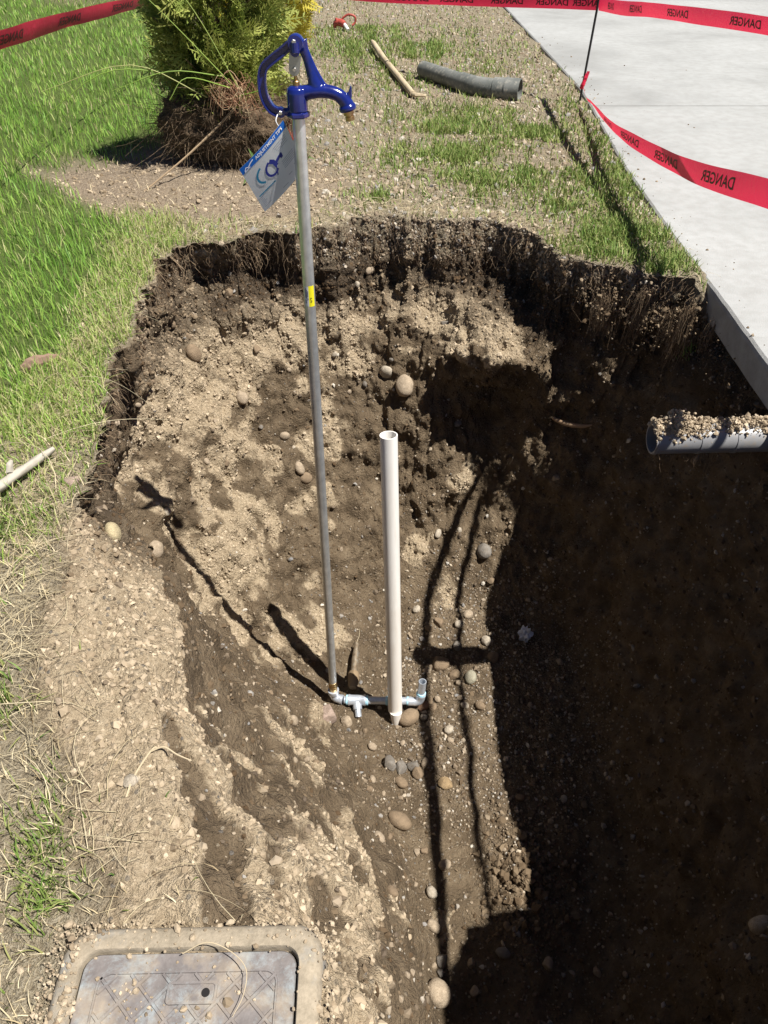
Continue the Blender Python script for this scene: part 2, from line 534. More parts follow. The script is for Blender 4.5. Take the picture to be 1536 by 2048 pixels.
def build_ground():
    nst = len(ST)
    K = 8
    ctr = np.array((0.2, 2.15))
    base = np.zeros((nst, 11, 3))
    for i, (w, pts) in enumerate(ST):
        R = np.array(pts[0], float)
        dirv = R[:2] - ctr; dirv /= np.linalg.norm(dirv)
        zr = R[2]
        O1 = (*(R[:2] + dirv * 0.14), zr * 0.6)
        O2 = (*(R[:2] + dirv * 0.75), 0.0 if zr > -.05 else -.06)
        ang = math.atan2(dirv[1], dirv[0])
        O3 = (ctr[0] + math.cos(ang) * 60, ctr[1] + 4 + math.sin(ang) * 60, 0.0)
        C = (0.64, float(np.clip(pts[6][1], 1.5, 2.3)), -1.83)
        base[i] = [O3, O2, O1] + [tuple(p) for p in pts] + [C]
    # u sampling, denser where the camera looks closely
    us = []
    for i in range(nst):
        a = base[i, 3]; b = base[(i + 1) % nst, 3]
        L = np.linalg.norm(a - b)
        wgt = 0.5 * (ST[i][0] + ST[(i + 1) % nst][0])
        n = max(6, int(L * 62 * wgt))
        us += [i + k / n for k in range(n)]
    us = np.array(us)
    nu = len(us)
    i1 = us.astype(int); t = (us - i1)[:, None, None]
    b0, b1, b2, b3 = (base[(i1 + d) % nst] for d in (-1, 0, 1, 2))
    cu = 0.5 * (2 * b1 + (b2 - b0) * t + (2 * b0 - 5 * b1 + 4 * b2 - b3) * t ** 2 + (3 * b1 - b0 - 3 * b2 + b3) * t ** 3)
    lin = b1 * (1 - t) + b2 * t
    prof = 0.65 * cu + 0.35 * lin
    prof[:, 0] = lin[:, 0]
    # ragged rim: push rim and undercut in and out along the way round
    rim = prof[:, 3].copy()
    out2 = rim[:, :2] - ctr
    out2 /= np.linalg.norm(out2, axis=1)[:, None]
    slabside = smooth(-0.03, -0.11, rim[:, 2])
    rag = 0.055 * fbm(rim, 4.0, 2, seed=1) + 0.040 * fbm(rim, 13.0, 3, seed=2)
    rag *= (1 - slabside)
    soft = smooth(1.75, 1.3, rim[:, 1]) * smooth(0.5, 0.1, rim[:, 0])      # sloping bank has no cut edge
    rag *= (1 - 0.6 * soft)
    for k, w in ((2, .7), (3, 1.0), (4, .8), (5, .45), (6, .2)):
        prof[:, k, :2] += out2 * (rag * w)[:, None]
    # v sampling
    seg = [34, 44, 28, 24, 26, 30, 48, 60, 54, 84]
    rows, vpar = [], []
    for s, n in enumerate(seg):
        for k in range(n):
            tt = k / n
            if s == 0:
                tt = 1 - (1 - tt) ** 3.2
            vpar.append(s + tt)
    vpar.append(10.0)
    vpar = np.array(vpar)
    nv = len(vpar)
    V = np.zeros((nu, nv, 3))
    for j, v in enumerate(vpar):
        s = min(int(v), 9); tt = v - s
        p1, p2 = prof[:, s], prof[:, s + 1]
        if s <= 2:
            V[:, j] = p1 * (1 - tt) + p2 * tt
            continue
        p0 = p1 if s == 3 else prof[:, s - 1]
        p3 = p2 if s == 9 else prof[:, s + 2]
        c = 0.5 * (2 * p1 + (p2 - p0) * tt + (2 * p0 - 5 * p1 + 4 * p2 - p3) * tt ** 2 + (3 * p1 - p0 - 3 * p2 + p3) * tt ** 3)
        l_ = p1 * (1 - tt) + p2 * tt
        V[:, j] = 0.7 * c + 0.3 * l_
    # normals
    du = np.roll(V, -1, 0) - np.roll(V, 1, 0)
    dv = np.gradient(V, axis=1)
    N = np.cross(du, dv)
    N /= np.maximum(np.linalg.norm(N, axis=2, keepdims=True), 1e-9)
    vv = np.broadcast_to(vpar, (nu, nv))
    flip = np.where((N[..., 2:3] < -0.5) & (vv[..., None] > 9), -1, 1)
    N = N * flip
    up = np.array((0, 0, 1.0))
    wflat = smooth(9.5, 9.9, vv)[..., None] + (vv < 2.9)[..., None]
    wflat = np.clip(wflat, 0, 1)
    N = N * (1 - wflat) + up * wflat
    P = V.reshape(-1, 3); Nf = N.reshape(-1, 3); vf = vv.reshape(-1)
    rimid = np.repeat(np.arange(nu), nv)
    softf = soft[rimid]
    slabf = slabside[rimid]
    # masks
    inside = smooth(2.98, 3.05, vf)
    wall = smooth(3.3, 4.2, vf) * smooth(9.0, 8.3, vf)
    floor = smooth(8.2, 9.1, vf)
    # topsoil layer under the turf
    depth = -P[:, 2]
    tn = fbm(P, 5, 3, seed=9)
    crust = smooth(0.20, 0.10, depth + 0.06 * tn) * inside
    topm = smooth(0.02, 0.08, depth + 0.04 * tn) * smooth(0.46, 0.30, depth + 0.10 * tn) * inside * (1 - softf)
    topm *= 1 - .7 * smooth(-.80, -.92, P[:, 0]) * smooth(3.25, 2.95, P[:, 1]) * smooth(-.35, .1, fbm(P, 5, 2, seed=15))
    dry = dry_mask(P, vf, softf)
    # displacement
    d = np.zeros(len(P))
    amp = (0.35 + 0.65 * wall) * inside
    d += amp * 0.060 * fbm(P, 3.2, 3, seed=5)
    d += amp * 0.030 * fbm(P * np.array((1, 1, .6)), 14, 3, seed=6) * (1 - 0.55 * softf)
    wz = worley(P, 17, 3)
    d += (0.015 + 0.012 * topm) * (0.55 - wz) * inside * (1 - 0.5 * softf)
    wz2 = worley(P, 42, 9)
    d += (0.0055 + 0.009 * dry + 0.005 * topm) * (0.55 - wz2) * inside
    d += 0.014 * dry * inside * softf
    d += inside * floor * 0.020 * fbm(P, 6, 3, seed=7)
    # black crumbly topsoil hangs in vertical clumps
    d += topm * 0.035 * np.abs(fbm(P * np.array((1, 1, .25)), 16, 2, seed=8))
    far = smooth(0.6, 1.6, vf)
    outside = (1 - inside)
    d *= 1 - slabf * smooth(3.6, 3.0, vf)
    gz = (ground_z(P[:, 0], P[:, 1]) + hump(P[:, 0], P[:, 1])) * smooth(3.05, 2.7, vf) * (1 - slabf)
    shl = shoulder(P)
    dry = np.maximum(dry, .95 * shl * (vf < 5.2))
    wet = wet_mask(P) * (softf > .05) * (vf > 2.2)
    dry = dry * (1 - wet)
    d -= .016 * wet * (vf > 2.6)
    hd = ((P[:, 0] - .58) / .13) ** 2 + ((P[:, 1] - 1.44) / .19) ** 2
    d += np.exp(-hd) * floor * (.07 + .05 * (.55 - wz) + .05 * (.5 - wz2))
    near_clod = (1 - .65 * shl) * (0.010 * (0.55 - worley(P, 26, 21)) + 0.006 * fbm(P, 30, 2, seed=12)) * outside * far
    dirtz = red_mask(P)
    near_clod += shl * .012 * fbm(P, 9, 4, .6, seed=63) * outside
    near_clod += dirtz * outside * far * (0.04 * (0.5 - worley(P, 13, 2)) + .022 * (.5 - worley(P, 31, 6)))
    P = P + Nf * d[:, None]
    P[:, 2] += gz + near_clod * (1 - slabf)
    # under the driveway the sheet stays below the slab
    us_ = (P[:, 0] > 1.42) & (vf < 3.0) & (P[:, 1] < 3.15)
    P[us_, 2] = np.minimum(P[us_, 2], -0.13)
    sx_ = P[:, 0] - np.interp(P[:, 1], [2, 3.1, 3.8, 4.9, 7, 12, 40], [1.40, 1.41, 1.415, 1.45, 1.60, 1.56, 1.56])
    un = (sx_ > .02) & (vf < 3.0)
    P[un, 2] = np.minimum(P[un, 2], -0.03)
    idx = np.arange(nu * nv).reshape(nu, nv)
    nx = np.roll(idx, -1, 0)
    quads = np.stack([idx[:, :-1], nx[:, :-1], nx[:, 1:], idx[:, 1:]], -1).reshape(-1, 4)
    lawn = lawn_mask(P) * outside
    red = dirtz * np.maximum(outside, crust * 0.4)
    thatch = np.clip(outside * (1 - lawn) + 0.75 * crust * (1 - softf) * smooth(-.6, -.1, P[:, 0]), 0, 1) * (1 - np.clip(dry * softf, 0, 1)) * (1 - shl)
    grav = np.clip(0.35 * floor + 0.25 * outside + 0.5 * crust + 0.5 * gravel_mask(P), 0, 1)
    me = mesh_np('ground', P, quads=quads, attrs=dict(dry=dry, top=topm * (1 - 0.6 * crust), grav=grav, lawn=lawn, red=red, thatch=thatch))
    return me, P.reshape(nu, nv, 3), vv, quads, dict(dry=dry, top=topm, crust=crust, floor=floor, soft=softf, slab=slabf, vf=vf, lawn=lawn, red=red)


LAWN = np.array([(0.0, -2.6), (1.0, -1.7), (1.7, -1.5), (2.1, -1.34), (2.6, -1.20), (3.3, -1.20), (3.9, -1.36), (4.4, -1.80), (4.8, -2.15), (5.05, -1.80), (5.3, -1.45), (6.0, -1.50), (8.0, -1.95), (12.6, -3.2), (40, -10)])


def lawn_mask(P):
    b = np.interp(P[:, 1], LAWN[:, 0], LAWN[:, 1])
    e = 0.10 * fbm(np.stack([P[:, 0], P[:, 1], 0 * P[:, 0]], 1), 3, 3, seed=20)
    m = smooth(0.12, -0.12, P[:, 0] - b + e)
    return m * smooth(13.2, 12.9, P[:, 1])


def red_mask(P):
    """bare scraped dirt in front of the shrub"""
    x, y = P[:, 0], P[:, 1]
    e = 0.35 * fbm(np.stack([x, y, 0 * x], 1), 2.2, 3, seed=22)
    d = ((x + 1.05) / 0.95) ** 2 + ((y - 4.45) / 0.55) ** 2
    return smooth(1.25, 0.55, d + e)


def shoulder(P):
    """bare dry soil between the near-left bank and the grass"""
    x, y = P[:, 0], P[:, 1]
    xb = np.interp(y, [.3, .5, .6, .7, .83, 1.03, 1.24, 1.5, 1.75, 2.0], [-.40, -.44, -.50, -.56, -.66, -.78, -.83, -.87, -.88, -.86])
    e = fbm(np.stack([x, y, 0 * x], 1), 5, 3, seed=61)
    return smooth(-.06, .08, x - xb + .07 * e) * smooth(1.95, 1.6, y) * (x < .2)


def wet_mask(P):
    """damp smooth rills running down the near-left bank"""
    near = (P[:, 1] < 2.4) & (P[:, 0] < .5) & (np.abs(P[:, 2]) < 2)
    out = np.zeros(len(P)); Q = P[near]
    e = .28 * fbm(Q, 7, 3, seed=64)
    best = np.full(len(Q), 9.0)
    for x, y, z, r in RILL:
        best = np.minimum(best, np.sqrt((Q[:, 0] - x) ** 2 + (Q[:, 1] - y) ** 2 + (.7 * (Q[:, 2] - z)) ** 2) / r)
    out[near] = smooth(1.25, .8, best + e)
    return out


def gravel_mask(P):
    x, y, z = P[:, 0], P[:, 1], P[:, 2]
    e = 0.3 * fbm(P, 2.5, 2, seed=25)
    g = smooth(1.3, 0.5, ((x - 0.55) / 0.55) ** 2 + ((y - 2.4) / 0.85) ** 2 + e) * (z < -1.4)
    g2 = smooth(0.25, 0.05, np.abs(z + 0.05)) * smooth(-0.5, 0.1, x) * (y > 3.3)
    return np.clip(g + g2, 0, 1)


def dry_mask(P, vf, softf):
    W = P + .16 * np.stack([fbm(P, 3.0, 3, .6, seed=s_) for s_ in (71, 72, 73)], 1)
    x, y, z = W[:, 0], W[:, 1], W[:, 2]
    n = fbm(P, 4.5, 4, 0.6, seed=30)
    m = np.full(len(P), -0.9)
    for (bx, by, bz, rx, ry, rz, w) in BLOB_DRY:
        q = ((x - bx) / rx) ** 2 + ((y - by) / ry) ** 2 + ((z - bz) / rz) ** 2
        m = np.maximum(m, w - q)
    return np.clip(smooth(-0.25, 0.45, m + 0.8 * n), 0, 1) * (vf > 2.6)


DRYPTS = [      # dry pale crust: x, y, z, radius
    (-1.02, 3.27, -0.30, 0.18),
    (-0.86, 3.54, -0.46, 0.19),
    (-1.04, 2.98, -0.34, 0.11),
    (-0.91, 3.34, -0.55, 0.12),
    (-0.64, 3.69, -0.42, 0.13),
    (-0.81, 3.66, -0.33, 0.10),
    (-0.99, 3.08, -0.59, 0.13),
    (-1.07, 2.92, -0.48, 0.07),
    (-0.94, 3.04, -0.76, 0.07),
    (-0.83, 3.29, -0.72, 0.08),
    (-0.18, 3.90, -0.39, 0.09),
    (-0.02, 3.97, -0.39, 0.10),
    (0.17, 3.91, -0.39, 0.11),
    (0.35, 3.84, -0.39, 0.12),
    (0.49, 3.69, -0.37, 0.13),
    (0.58, 3.49, -0.44, 0.09),
    (0.42, 3.62, -0.47, 0.08),
    (-1.02, 2.72, -0.84, 0.07),
    (-1.12, 2.67, -0.71, 0.06),
    (-0.28, 3.66, -0.86, 0.07),
    (-0.24, 3.59, -0.98, 0.06),
    (-0.83, 2.71, -1.22, 0.12),
    (-0.72, 2.83, -1.22, 0.10),
    (-0.83, 2.56, -1.27, 0.10),
    (-0.85, 2.40, -1.07, 0.07),
    (-0.68, 2.75, -1.43, 0.08),
    (-0.62, 2.94, -1.36, 0.05),
    (-0.76, 2.58, -1.46, 0.08),
    (-0.34, 2.80, -1.65, 0.07),
    (-0.44, 2.67, -1.64, 0.10),
    (-0.53, 2.52, -1.66, 0.08),
    (-0.58, 2.30, -1.49, 0.06),
    (-0.53, 1.19, -0.05, 0.07),
    (-0.63, 1.25, -0.02, 0.06),
    (-0.64, 1.39, -0.07, 0.06),
    (-0.74, 1.44, -0.02, 0.05),
    (-0.70, 1.28, -0.01, 0.06),
    (-0.76, 1.60, -0.08, 0.04),
    (-0.62, 1.02, 0.01, 0.09),
    (-0.67, 0.92, 0.01, 0.06),
    (-0.57, 0.84, 0.00, 0.10),
    (-0.50, 0.90, 0.01, 0.06),
    (-0.46, 0.73, 0.01, 0.09),
    (-0.40, 0.64, 0.01, 0.06),
    (-0.38, 0.57, 0.01, 0.05),
    (-0.54, 0.69, 0.01, 0.07),
    (-0.46, 0.60, 0.01, 0.07),
    (-0.65, 0.79, 0.01, 0.06),
    (-0.49, 1.10, -0.10, 0.03),
    (-0.44, 1.08, -0.15, 0.03),
    (-0.40, 1.04, -0.17, 0.03),
    (-0.38, 1.12, -0.35, 0.03),
    (-0.36, 0.91, -0.07, 0.03),
    (-0.38, 0.84, -0.06, 0.02),
    (-0.34, 0.87, -0.11, 0.02),
    (-0.34, 1.50, -0.75, 0.05),
    (-0.34, 1.31, -0.61, 0.04),
    (-0.19, 1.01, -0.49, 0.07),
    (-0.17, 0.75, -0.12, 0.05),
    (-0.13, 0.72, -0.18, 0.06),
    (-0.07, 0.75, -0.26, 0.05),
    (-0.11, 0.64, -0.20, 0.06),
    (-0.05, 0.60, -0.22, 0.06),
    (-0.01, 0.85, -0.67, 0.05),
    (-0.16, 0.66, -0.12, 0.04),
    (-0.06, 0.50, -0.14, 0.04),
    (-0.20, 1.09, -0.52, 0.04),
    (-0.22, 0.92, -0.27, 0.02),
    (-0.29, 0.77, -0.06, 0.03),
    (-0.26, 0.73, -0.07, 0.02),
    (-0.23, 0.67, -0.07, 0.02),
    (-0.23, 0.61, -0.03, 0.02),
    (-0.29, 0.90, -0.21, 0.02),
    (-0.01, 1.07, -0.96, 0.05),
    (0.17, 1.37, -1.78, 0.04),
    (-0.69, 3.06, -1.12, 0.05),
    (-0.47, 3.69, -0.57, 0.09),
    (-0.34, 3.79, -0.50, 0.08),
    (-0.17, 1.03, -0.52, 0.08),
    (-0.22, 0.83, -0.19, 0.03),
    (-0.12, 0.80, -0.26, 0.08),
    (-0.05, 0.69, -0.26, 0.06),
    (-0.14, 0.66, -0.15, 0.06),
    (-0.17, 1.28, -0.80, 0.06),
    (-0.10, 1.15, -0.81, 0.07),
    (-0.03, 0.62, -0.24, 0.05),
    (-0.07, 0.55, -0.15, 0.05),
    (-0.04, 1.04, -0.82, 0.05),
    (0.04, 0.91, -0.89, 0.04),
    (-0.27, 1.91, -1.35, 0.05),
    (-0.29, 1.50, -0.92, 0.04),
    (-0.18, 1.73, -1.36, 0.04),
    (-1.04, 3.09, -0.25, 0.13),
    (-1.00, 3.50, -0.30, 0.12),
    (-0.75, 3.62, -0.51, 0.13),
    (-0.55, 3.75, -0.43, 0.10),
    (-0.89, 3.79, -0.22, 0.08),
    (-1.06, 2.96, -0.59, 0.09),
    (-0.99, 2.93, -0.77, 0.10),
    (-0.90, 2.89, -1.01, 0.07),
    (-1.01, 2.74, -1.01, 0.06),
    (-0.79, 3.23, -0.90, 0.09),
    (-0.65, 3.24, -1.03, 0.07),
    (-0.56, 3.13, -1.25, 0.07),
    (-0.45, 2.98, -1.44, 0.06),
    (-0.41, 3.52, -0.96, 0.08),
    (-0.19, 3.80, -0.63, 0.08),
    (-0.05, 3.85, -0.54, 0.08),
    (-0.35, 3.30, -1.31, 0.06),
    (0.32, 3.03, -1.72, 0.07),
    (0.23, 3.19, -1.56, 0.06),
    (0.37, 3.42, -1.24, 0.06),
]
BLOB_DRY += [(x, y, z, r * 1.6 + .02, r * 1.6 + .02, r * 1.6 + .02, .42 + min(.5, r * 4.5)) for x, y, z, r in DRYPTS]
#ENDDRY

soil = soil_material()
g_me, G, GV, GQ, GA = build_ground()
#@@CUT
ground = link('ground', g_me, soil, None, kind='structure')
GP = G.reshape(-1, 3)
NVCOL = G.shape[1]


# ------------------------------------------------------------------ sampling the sheet
def in_view(P, mx=620, my=260):
    c, s = math.cos(math.radians(40)), math.sin(math.radians(40))
    z = P[:, 2] - 1.4
    dep = P[:, 1] * c - z * s
    ok = dep > 0.2
    d = np.where(ok, dep, 1)
    px = 768 + 1538 * P[:, 0] / d
    py = 1024 + 1538 * (-P[:, 1] * s - z * c) / d
    return ok & (px > -mx) & (px < 1536 + mx) & (py > -my) & (py < 2048 + my)


_qa, _qb, _qc, _qd = (GP[GQ[:, i]] for i in range(4))
Q_AREA = 0.5 * np.linalg.norm(np.cross(_qc - _qa, _qd - _qb), axis=1)
Q_NOR = np.cross(_qc - _qa, _qd - _qb)
Q_NOR /= np.maximum(np.linalg.norm(Q_NOR, axis=1, keepdims=True), 1e-12)
Q_CEN = 0.25 * (_qa + _qb + _qc + _qd)
# very large outer quads are skipped by the in-view test on points instead


def vmean(a):
    return a[GQ].mean(1)


def sample(weight, n, over=1.0):
    """n random points on the sheet, quad weight = area * weight"""
    w = Q_AREA * weight
    w = np.where(np.isfinite(w) & (w > 0), w, 0)
    pick = RNG.choice(len(w), int(n * over), p=w / w.sum())
    u, v = RNG.random(len(pick))[:, None], RNG.random(len(pick))[:, None]
    P = (_qa[pick] * (1 - u) + _qb[pick] * u) * (1 - v) + (_qd[pick] * (1 - u) + _qc[pick] * u) * v
    keep = in_view(P)
    return P[keep], Q_NOR[pick][keep]


VF = vmean(GA['vf'])
OUTSIDE = (VF < 2.98).astype(float)
SEEN = in_view(Q_CEN, 760, 400).astype(float)
SEEN[(VF < 1.2)] = 1.0
QX, QY, QZ = Q_CEN.T
NEARBOX = ((QX > -.56) & (QX < -.09) & (QY > .05) & (QY < .57)).astype(float)
ONSLAB = (QX > np.interp(QY, [2, 3.1, 3.8, 4.9, 7, 12, 40], [1.40, 1.41, 1.415, 1.45, 1.60, 1.56, 1.56])).astype(float)
YARD = OUTSIDE * (1 - NEARBOX) * (1 - ONSLAB) * SEEN
DIST = np.sqrt(QX ** 2 + QY ** 2 + 1.5)
FALL = 1.0 / (0.35 + (DIST / 3.2) ** 2)


# ------------------------------------------------------------------ blades, strands, pebbles
def blades(P, h, w, lean, tint, az=None, curl=0.35):
    n = len(P)
    az = RNG.uniform(0, 2 * PI, n) if az is None else az
    d = np.stack([np.cos(az), np.sin(az), np.zeros(n)], 1)
    tw = az + RNG.normal(0, 0.7, n) + PI / 2
    sd = np.stack([np.cos(tw), np.sin(tw), np.zeros(n)], 1) * (w / 2)[:, None]
    up = np.array((0, 0, 1.0))
    hz = h * np.sqrt(np.maximum(1 - np.minimum(lean, 0.99) ** 2, 0.03))
    hx = h * lean
    b = P - up * 0.004
    m = b + up * (hz * 0.62)[:, None] + d * (hx * curl)[:, None]
    t = b + up * hz[:, None] + d * hx[:, None]
    V = np.stack([b - sd, b + sd, m + sd * .75, m - sd * .75, t], 1).reshape(-1, 3)
    i = np.arange(n)[:, None] * 5
    quads = i + np.array([[0, 1, 2, 3]])
    tris = i + np.array([[3, 2, 4]])
    return V, quads, tris, np.repeat(tint, 5)


def strands(paths, r, tint, sides=3):
    """paths (n,k,3), radius r (n): thin tapering tubes"""
    n, k, _ = paths.shape
    T = np.gradient(paths, axis=1)
    T /= np.maximum(np.linalg.norm(T, axis=2, keepdims=True), 1e-9)
    ref = np.where(np.abs(T[..., 2:3]) > 0.9, np.array((1.0, 0, 0)), np.array((0, 0, 1.0)))
    A = np.cross(T, ref); A /= np.maximum(np.linalg.norm(A, axis=2, keepdims=True), 1e-9)
    B = np.cross(T, A)
    tap = np.linspace(1, 0.35, k)[None, :, None]
    V = []
    for s in range(sides):
        a = 2 * PI * s / sides
        V.append(paths + (A * math.cos(a) + B * math.sin(a)) * r[:, None, None] * tap)
    V = np.stack(V, 2).reshape(-1, 3)
    idx = np.arange(n * k * sides).reshape(n, k, sides)
    nx = np.roll(idx, -1, 2)
    q = np.stack([idx[:, :-1], nx[:, :-1], nx[:, 1:], idx[:, 1:]], -1).reshape(-1, 4)
    return V, q, np.repeat(tint, k * sides)


def ico(sub):
    bm = bmesh.new()
    bmesh.ops.create_icosphere(bm, subdivisions=sub, radius=1)
    V = np.array([v.co[:] for v in bm.verts]); F = np.array([[v.index for v in f.verts] for f in bm.faces])
    bm.free()
    return V, F


def rand_rot(n):
    q = RNG.normal(size=(n, 4)); q /= np.linalg.norm(q, axis=1, keepdims=True)
    w, x, y, z = q.T
    return np.stack([np.stack([1 - 2 * (y * y + z * z), 2 * (x * y - z * w), 2 * (x * z + y * w)], 1),
                     np.stack([2 * (x * y + z * w), 1 - 2 * (x * x + z * z), 2 * (y * z - x * w)], 1),
                     np.stack([2 * (x * z - y * w), 2 * (y * z + x * w), 1 - 2 * (x * x + y * y)], 1)], 1)


def lumps(P, r, tint, sub=1, squash=(0.55, 1.0), rough=0.18):
    """many small stones or clods as one mesh"""
    V0, F0 = ico(sub)
    n = len(P)
    S = np.stack([RNG.uniform(.8, 1.25, n), RNG.uniform(.7, 1.0, n), RNG.uniform(*squash, n)], 1)
    R = rand_rot(n)
    W = V0[None] * (1 + RNG.normal(0, rough, (n, len(V0), 1))) * S[:, None]
    W = np.einsum('nij,nvj->nvi', R, W) * r[:, None, None] + P[:, None]
    F = (np.arange(n)[:, None, None] * len(V0) + F0[None]).reshape(-1, 3)
    return W.reshape(-1, 3), F, np.repeat(tint, len(V0))


# materials for vegetation and stones
def tint_material(name, stops, rough=0.7, trans=0.0, spec=0.3, jitter=True):
    k = M(name, rough=rough, spec=spec)
    c = k.ramp(k.attr('tint'), stops)
    k.col(c)
    if trans:
        k.translucent(c, trans)
    return k.m


grass_m = tint_material('grass_blade', [(0.0, (0.54, 0.47, 0.27)), (0.18, (0.47, 0.48, 0.19)), (0.35, (0.31, 0.45, 0.085)), (0.7, (0.19, 0.36, 0.055)), (1.0, (0.10, 0.23, 0.035))], 0.55, 0.30, 0.35)
weed_m = tint_material('weed_leaf', [(0.0, (0.36, 0.36, 0.14)), (0.5, (0.19, 0.28, 0.06)), (1.0, (0.09, 0.18, 0.035))], 0.6, 0.25)
straw_m = tint_material('dry_straw', [(0.0, (0.26, 0.19, 0.11)), (0.4, (0.45, 0.36, 0.21)), (1.0, (0.66, 0.57, 0.38))], 0.75, 0.12)
root_m = tint_material('root_fibre', [(0.0, (0.035, 0.024, 0.015)), (0.5, (0.12, 0.08, 0.05)), (1.0, (0.33, 0.24, 0.15))], 0.9)
pebble_m = tint_material('pebble', [(0.0, (0.085, 0.062, 0.042)), (0.45, (0.17, 0.128, 0.085)), (0.72, (0.27, 0.21, 0.145)), (0.86, (0.42, 0.35, 0.26)), (0.93, (0.20, 0.19, 0.18)), (1.0, (0.50, 0.45, 0.37))], 0.8, 0, 0.35)
clod_m = tint_material('dirt_clod', [(0.0, (0.085, 0.056, 0.032)), (0.4, (0.19, 0.142, 0.092)), (0.75, (0.37, 0.295, 0.205)), (1.0, (0.50, 0.41, 0.295))], 0.95, 0, 0.1)


def stuff(name, V, quads=None, tris=None, tint=None, mat=None, sm=True, parent=None):
    me = mesh_np(name, V, quads, tris, sm, dict(tint=tint))
    return link(name, me, mat, parent, kind='stuff')


# ------------------------------------------------------------------ lawn
QL = vmean(GA['lawn'])
QR = vmean(GA['red'])
P, _ = sample(QL * YARD * FALL, 275000, 1.0)
n = len(P)
patch = fbm(np.stack([P[:, 0], P[:, 1], 0 * P[:, 0]], 1), 1.3, 3, seed=40)
h = RNG.uniform(0.04, 0.088, n) * (1 + 0.25 * patch)
dd = np.hypot(P[:, 0], P[:, 1])
w = 0.0016 + 0.00075 * dd * RNG.uniform(.7, 1.3, n)
tint = np.clip(0.56 + 0.16 * patch + RNG.normal(0, .16, n) - (RNG.random(n) < .06) * 0.5, 0, 1)
V, q, t, ti = blades(P, h, w, np.clip(RNG.normal(.38, .22, n), .03, .97), tint, RNG.normal(2.6, 1.6, n))
stuff('lawn_grass', V, q, t, ti, grass_m)

# ------------------------------------------------------------------ sparse yard: thatch, weeds, straw
GREEN = [(-.30, 9.3, .75, .75, 1.0), (.25, 9.0, .6, .6, .8), (-.15, 8.2, .35, .3, .5), (.55, 6.1, .38, .42, 1.0), (.9, 5.7, .32, .3, .8), (.42, 5.1, .38, .35, .8), (.65, 4.7, .35, .3, .8),
         (1.02, 4.4, .3, .45, .8), (1.24, 4.1, .2, .7, 1.0), (1.12, 3.62, .30, .28, 1.1), (1.33, 3.5, .14, .25, 1.2), (-.06, 4.35, .14, .1, .7), (.3, 7.3, .8, .5, .25), (.9, 8.5, .6, 1.5, .3),
         (-1.02, 2.35, .2, .25, .3), (-1.05, 1.6, .15, .2, .25), (-.66, .72, .09, .08, .33), (-.60, .60, .07, .06, .3), (-.86, 1.02, .07, .07, .4), (-1.15, 3.3, .15, .5, .4), (1.42, 5.5, .14, 1.2, .7)]
g = np.zeros(len(QX))
for (cx, cy, rx, ry, s_) in GREEN:
    g = np.maximum(g, s_ * np.exp(-(((QX - cx) / rx) ** 2 + ((QY - cy) / ry) ** 2)))
g = g * (0.45 + 0.9 * smooth(-.2, .4, fbm(np.stack([QX, QY, 0 * QX], 1), 4.5, 2, seed=44)))
bare = (1 - QL) * YARD
SHL = vmean(shoulder(GP))
NEARLEFT = ((QX < -.15) & (QY < 1.9)).astype(float) * (VF > 2.2)
# dry upright and matted blades everywhere in the sparse zone
P, _ = sample(bare * (0.25 + 0.75 * (1 - QR)) * (1 - .97 * SHL) * FALL * np.where(QY < 1.9, 2.6, 1), 98000, 1.0)
n = len(P); dd = np.hypot(P[:, 0], P[:, 1])
tint = np.clip(RNG.normal(.62, .28, n), 0, 1)
V, q, t, ti = blades(P, RNG.uniform(.02, .062, n), .0019 + .0006 * dd * RNG.uniform(.5, 1.2, n), np.clip(RNG.normal(.8, .2, n), .2, .985), tint)
stuff('dry_thatch', V, q, t, ti, straw_m)
# green blades and weeds in patches
P, _ = sample(bare * (g ** 1.5 + np.where(QY < 1.9, .006, 0.02)) * FALL * (1 - QR) * (1 - .9 * SHL), 62000, 1.0)
n = len(P); dd = np.hypot(P[:, 0], P[:, 1])
tint = np.clip(RNG.normal(.42, .25, n), 0, 1)
V, q, t, ti = blades(P, RNG.uniform(.02, .07, n), .0028 + .0008 * dd * RNG.uniform(.6, 1.5, n), np.clip(RNG.normal(.55, .25, n), .1, .97), tint)
stuff('weed_grass', V, q, t, ti, weed_m)
# green fading from the lawn into the thatch
QE = np.clip(vmean(GA['lawn']) * 0 + smooth(.75, 0.0, QX - np.interp(QY, LAWN[:, 0], LAWN[:, 1])), 0, 1) * (QY < 4.4)
P, _ = sample(bare * QE * (1 - QR) * FALL * (1 - SHL) * np.where(QY < 2, .35, 1), 26000, 1.0)
n = len(P)
tint = np.clip(RNG.normal(.26, .2, n), 0, 1)
V, q, t, ti = blades(P, RNG.uniform(.03, .085, n), np.full(n, .0036), np.clip(RNG.normal(.6, .25, n), .1, .97), tint)
stuff('edge_grass', V, q, t, ti, grass_m)


def lying_straw(P, lo, hi, n_k=6, lift=.012, ax=None):
    n = len(P)
    az = RNG.uniform(0, 2 * PI, n) if ax is None else ax
    L = RNG.uniform(lo, hi, n) ** 1.0
    bend = RNG.normal(0, .9, n)
    tt = np.linspace(0, 1, n_k)
    ang = az[:, None] + bend[:, None] * (tt[None] - .5)
    step = (L / (n_k - 1))[:, None]
    x = np.cumsum(np.cos(ang) * step, 1); y = np.cumsum(np.sin(ang) * step, 1)
    arch = np.sin(PI * tt)[None] * (L * RNG.uniform(.02, .16, n))[:, None]
    return np.stack([P[:, 0:1] + x - x[:, 2:3], P[:, 1:2] + y - y[:, 2:3], P[:, 2:3] + lift * RNG.random((n, 1)) + arch], 2)


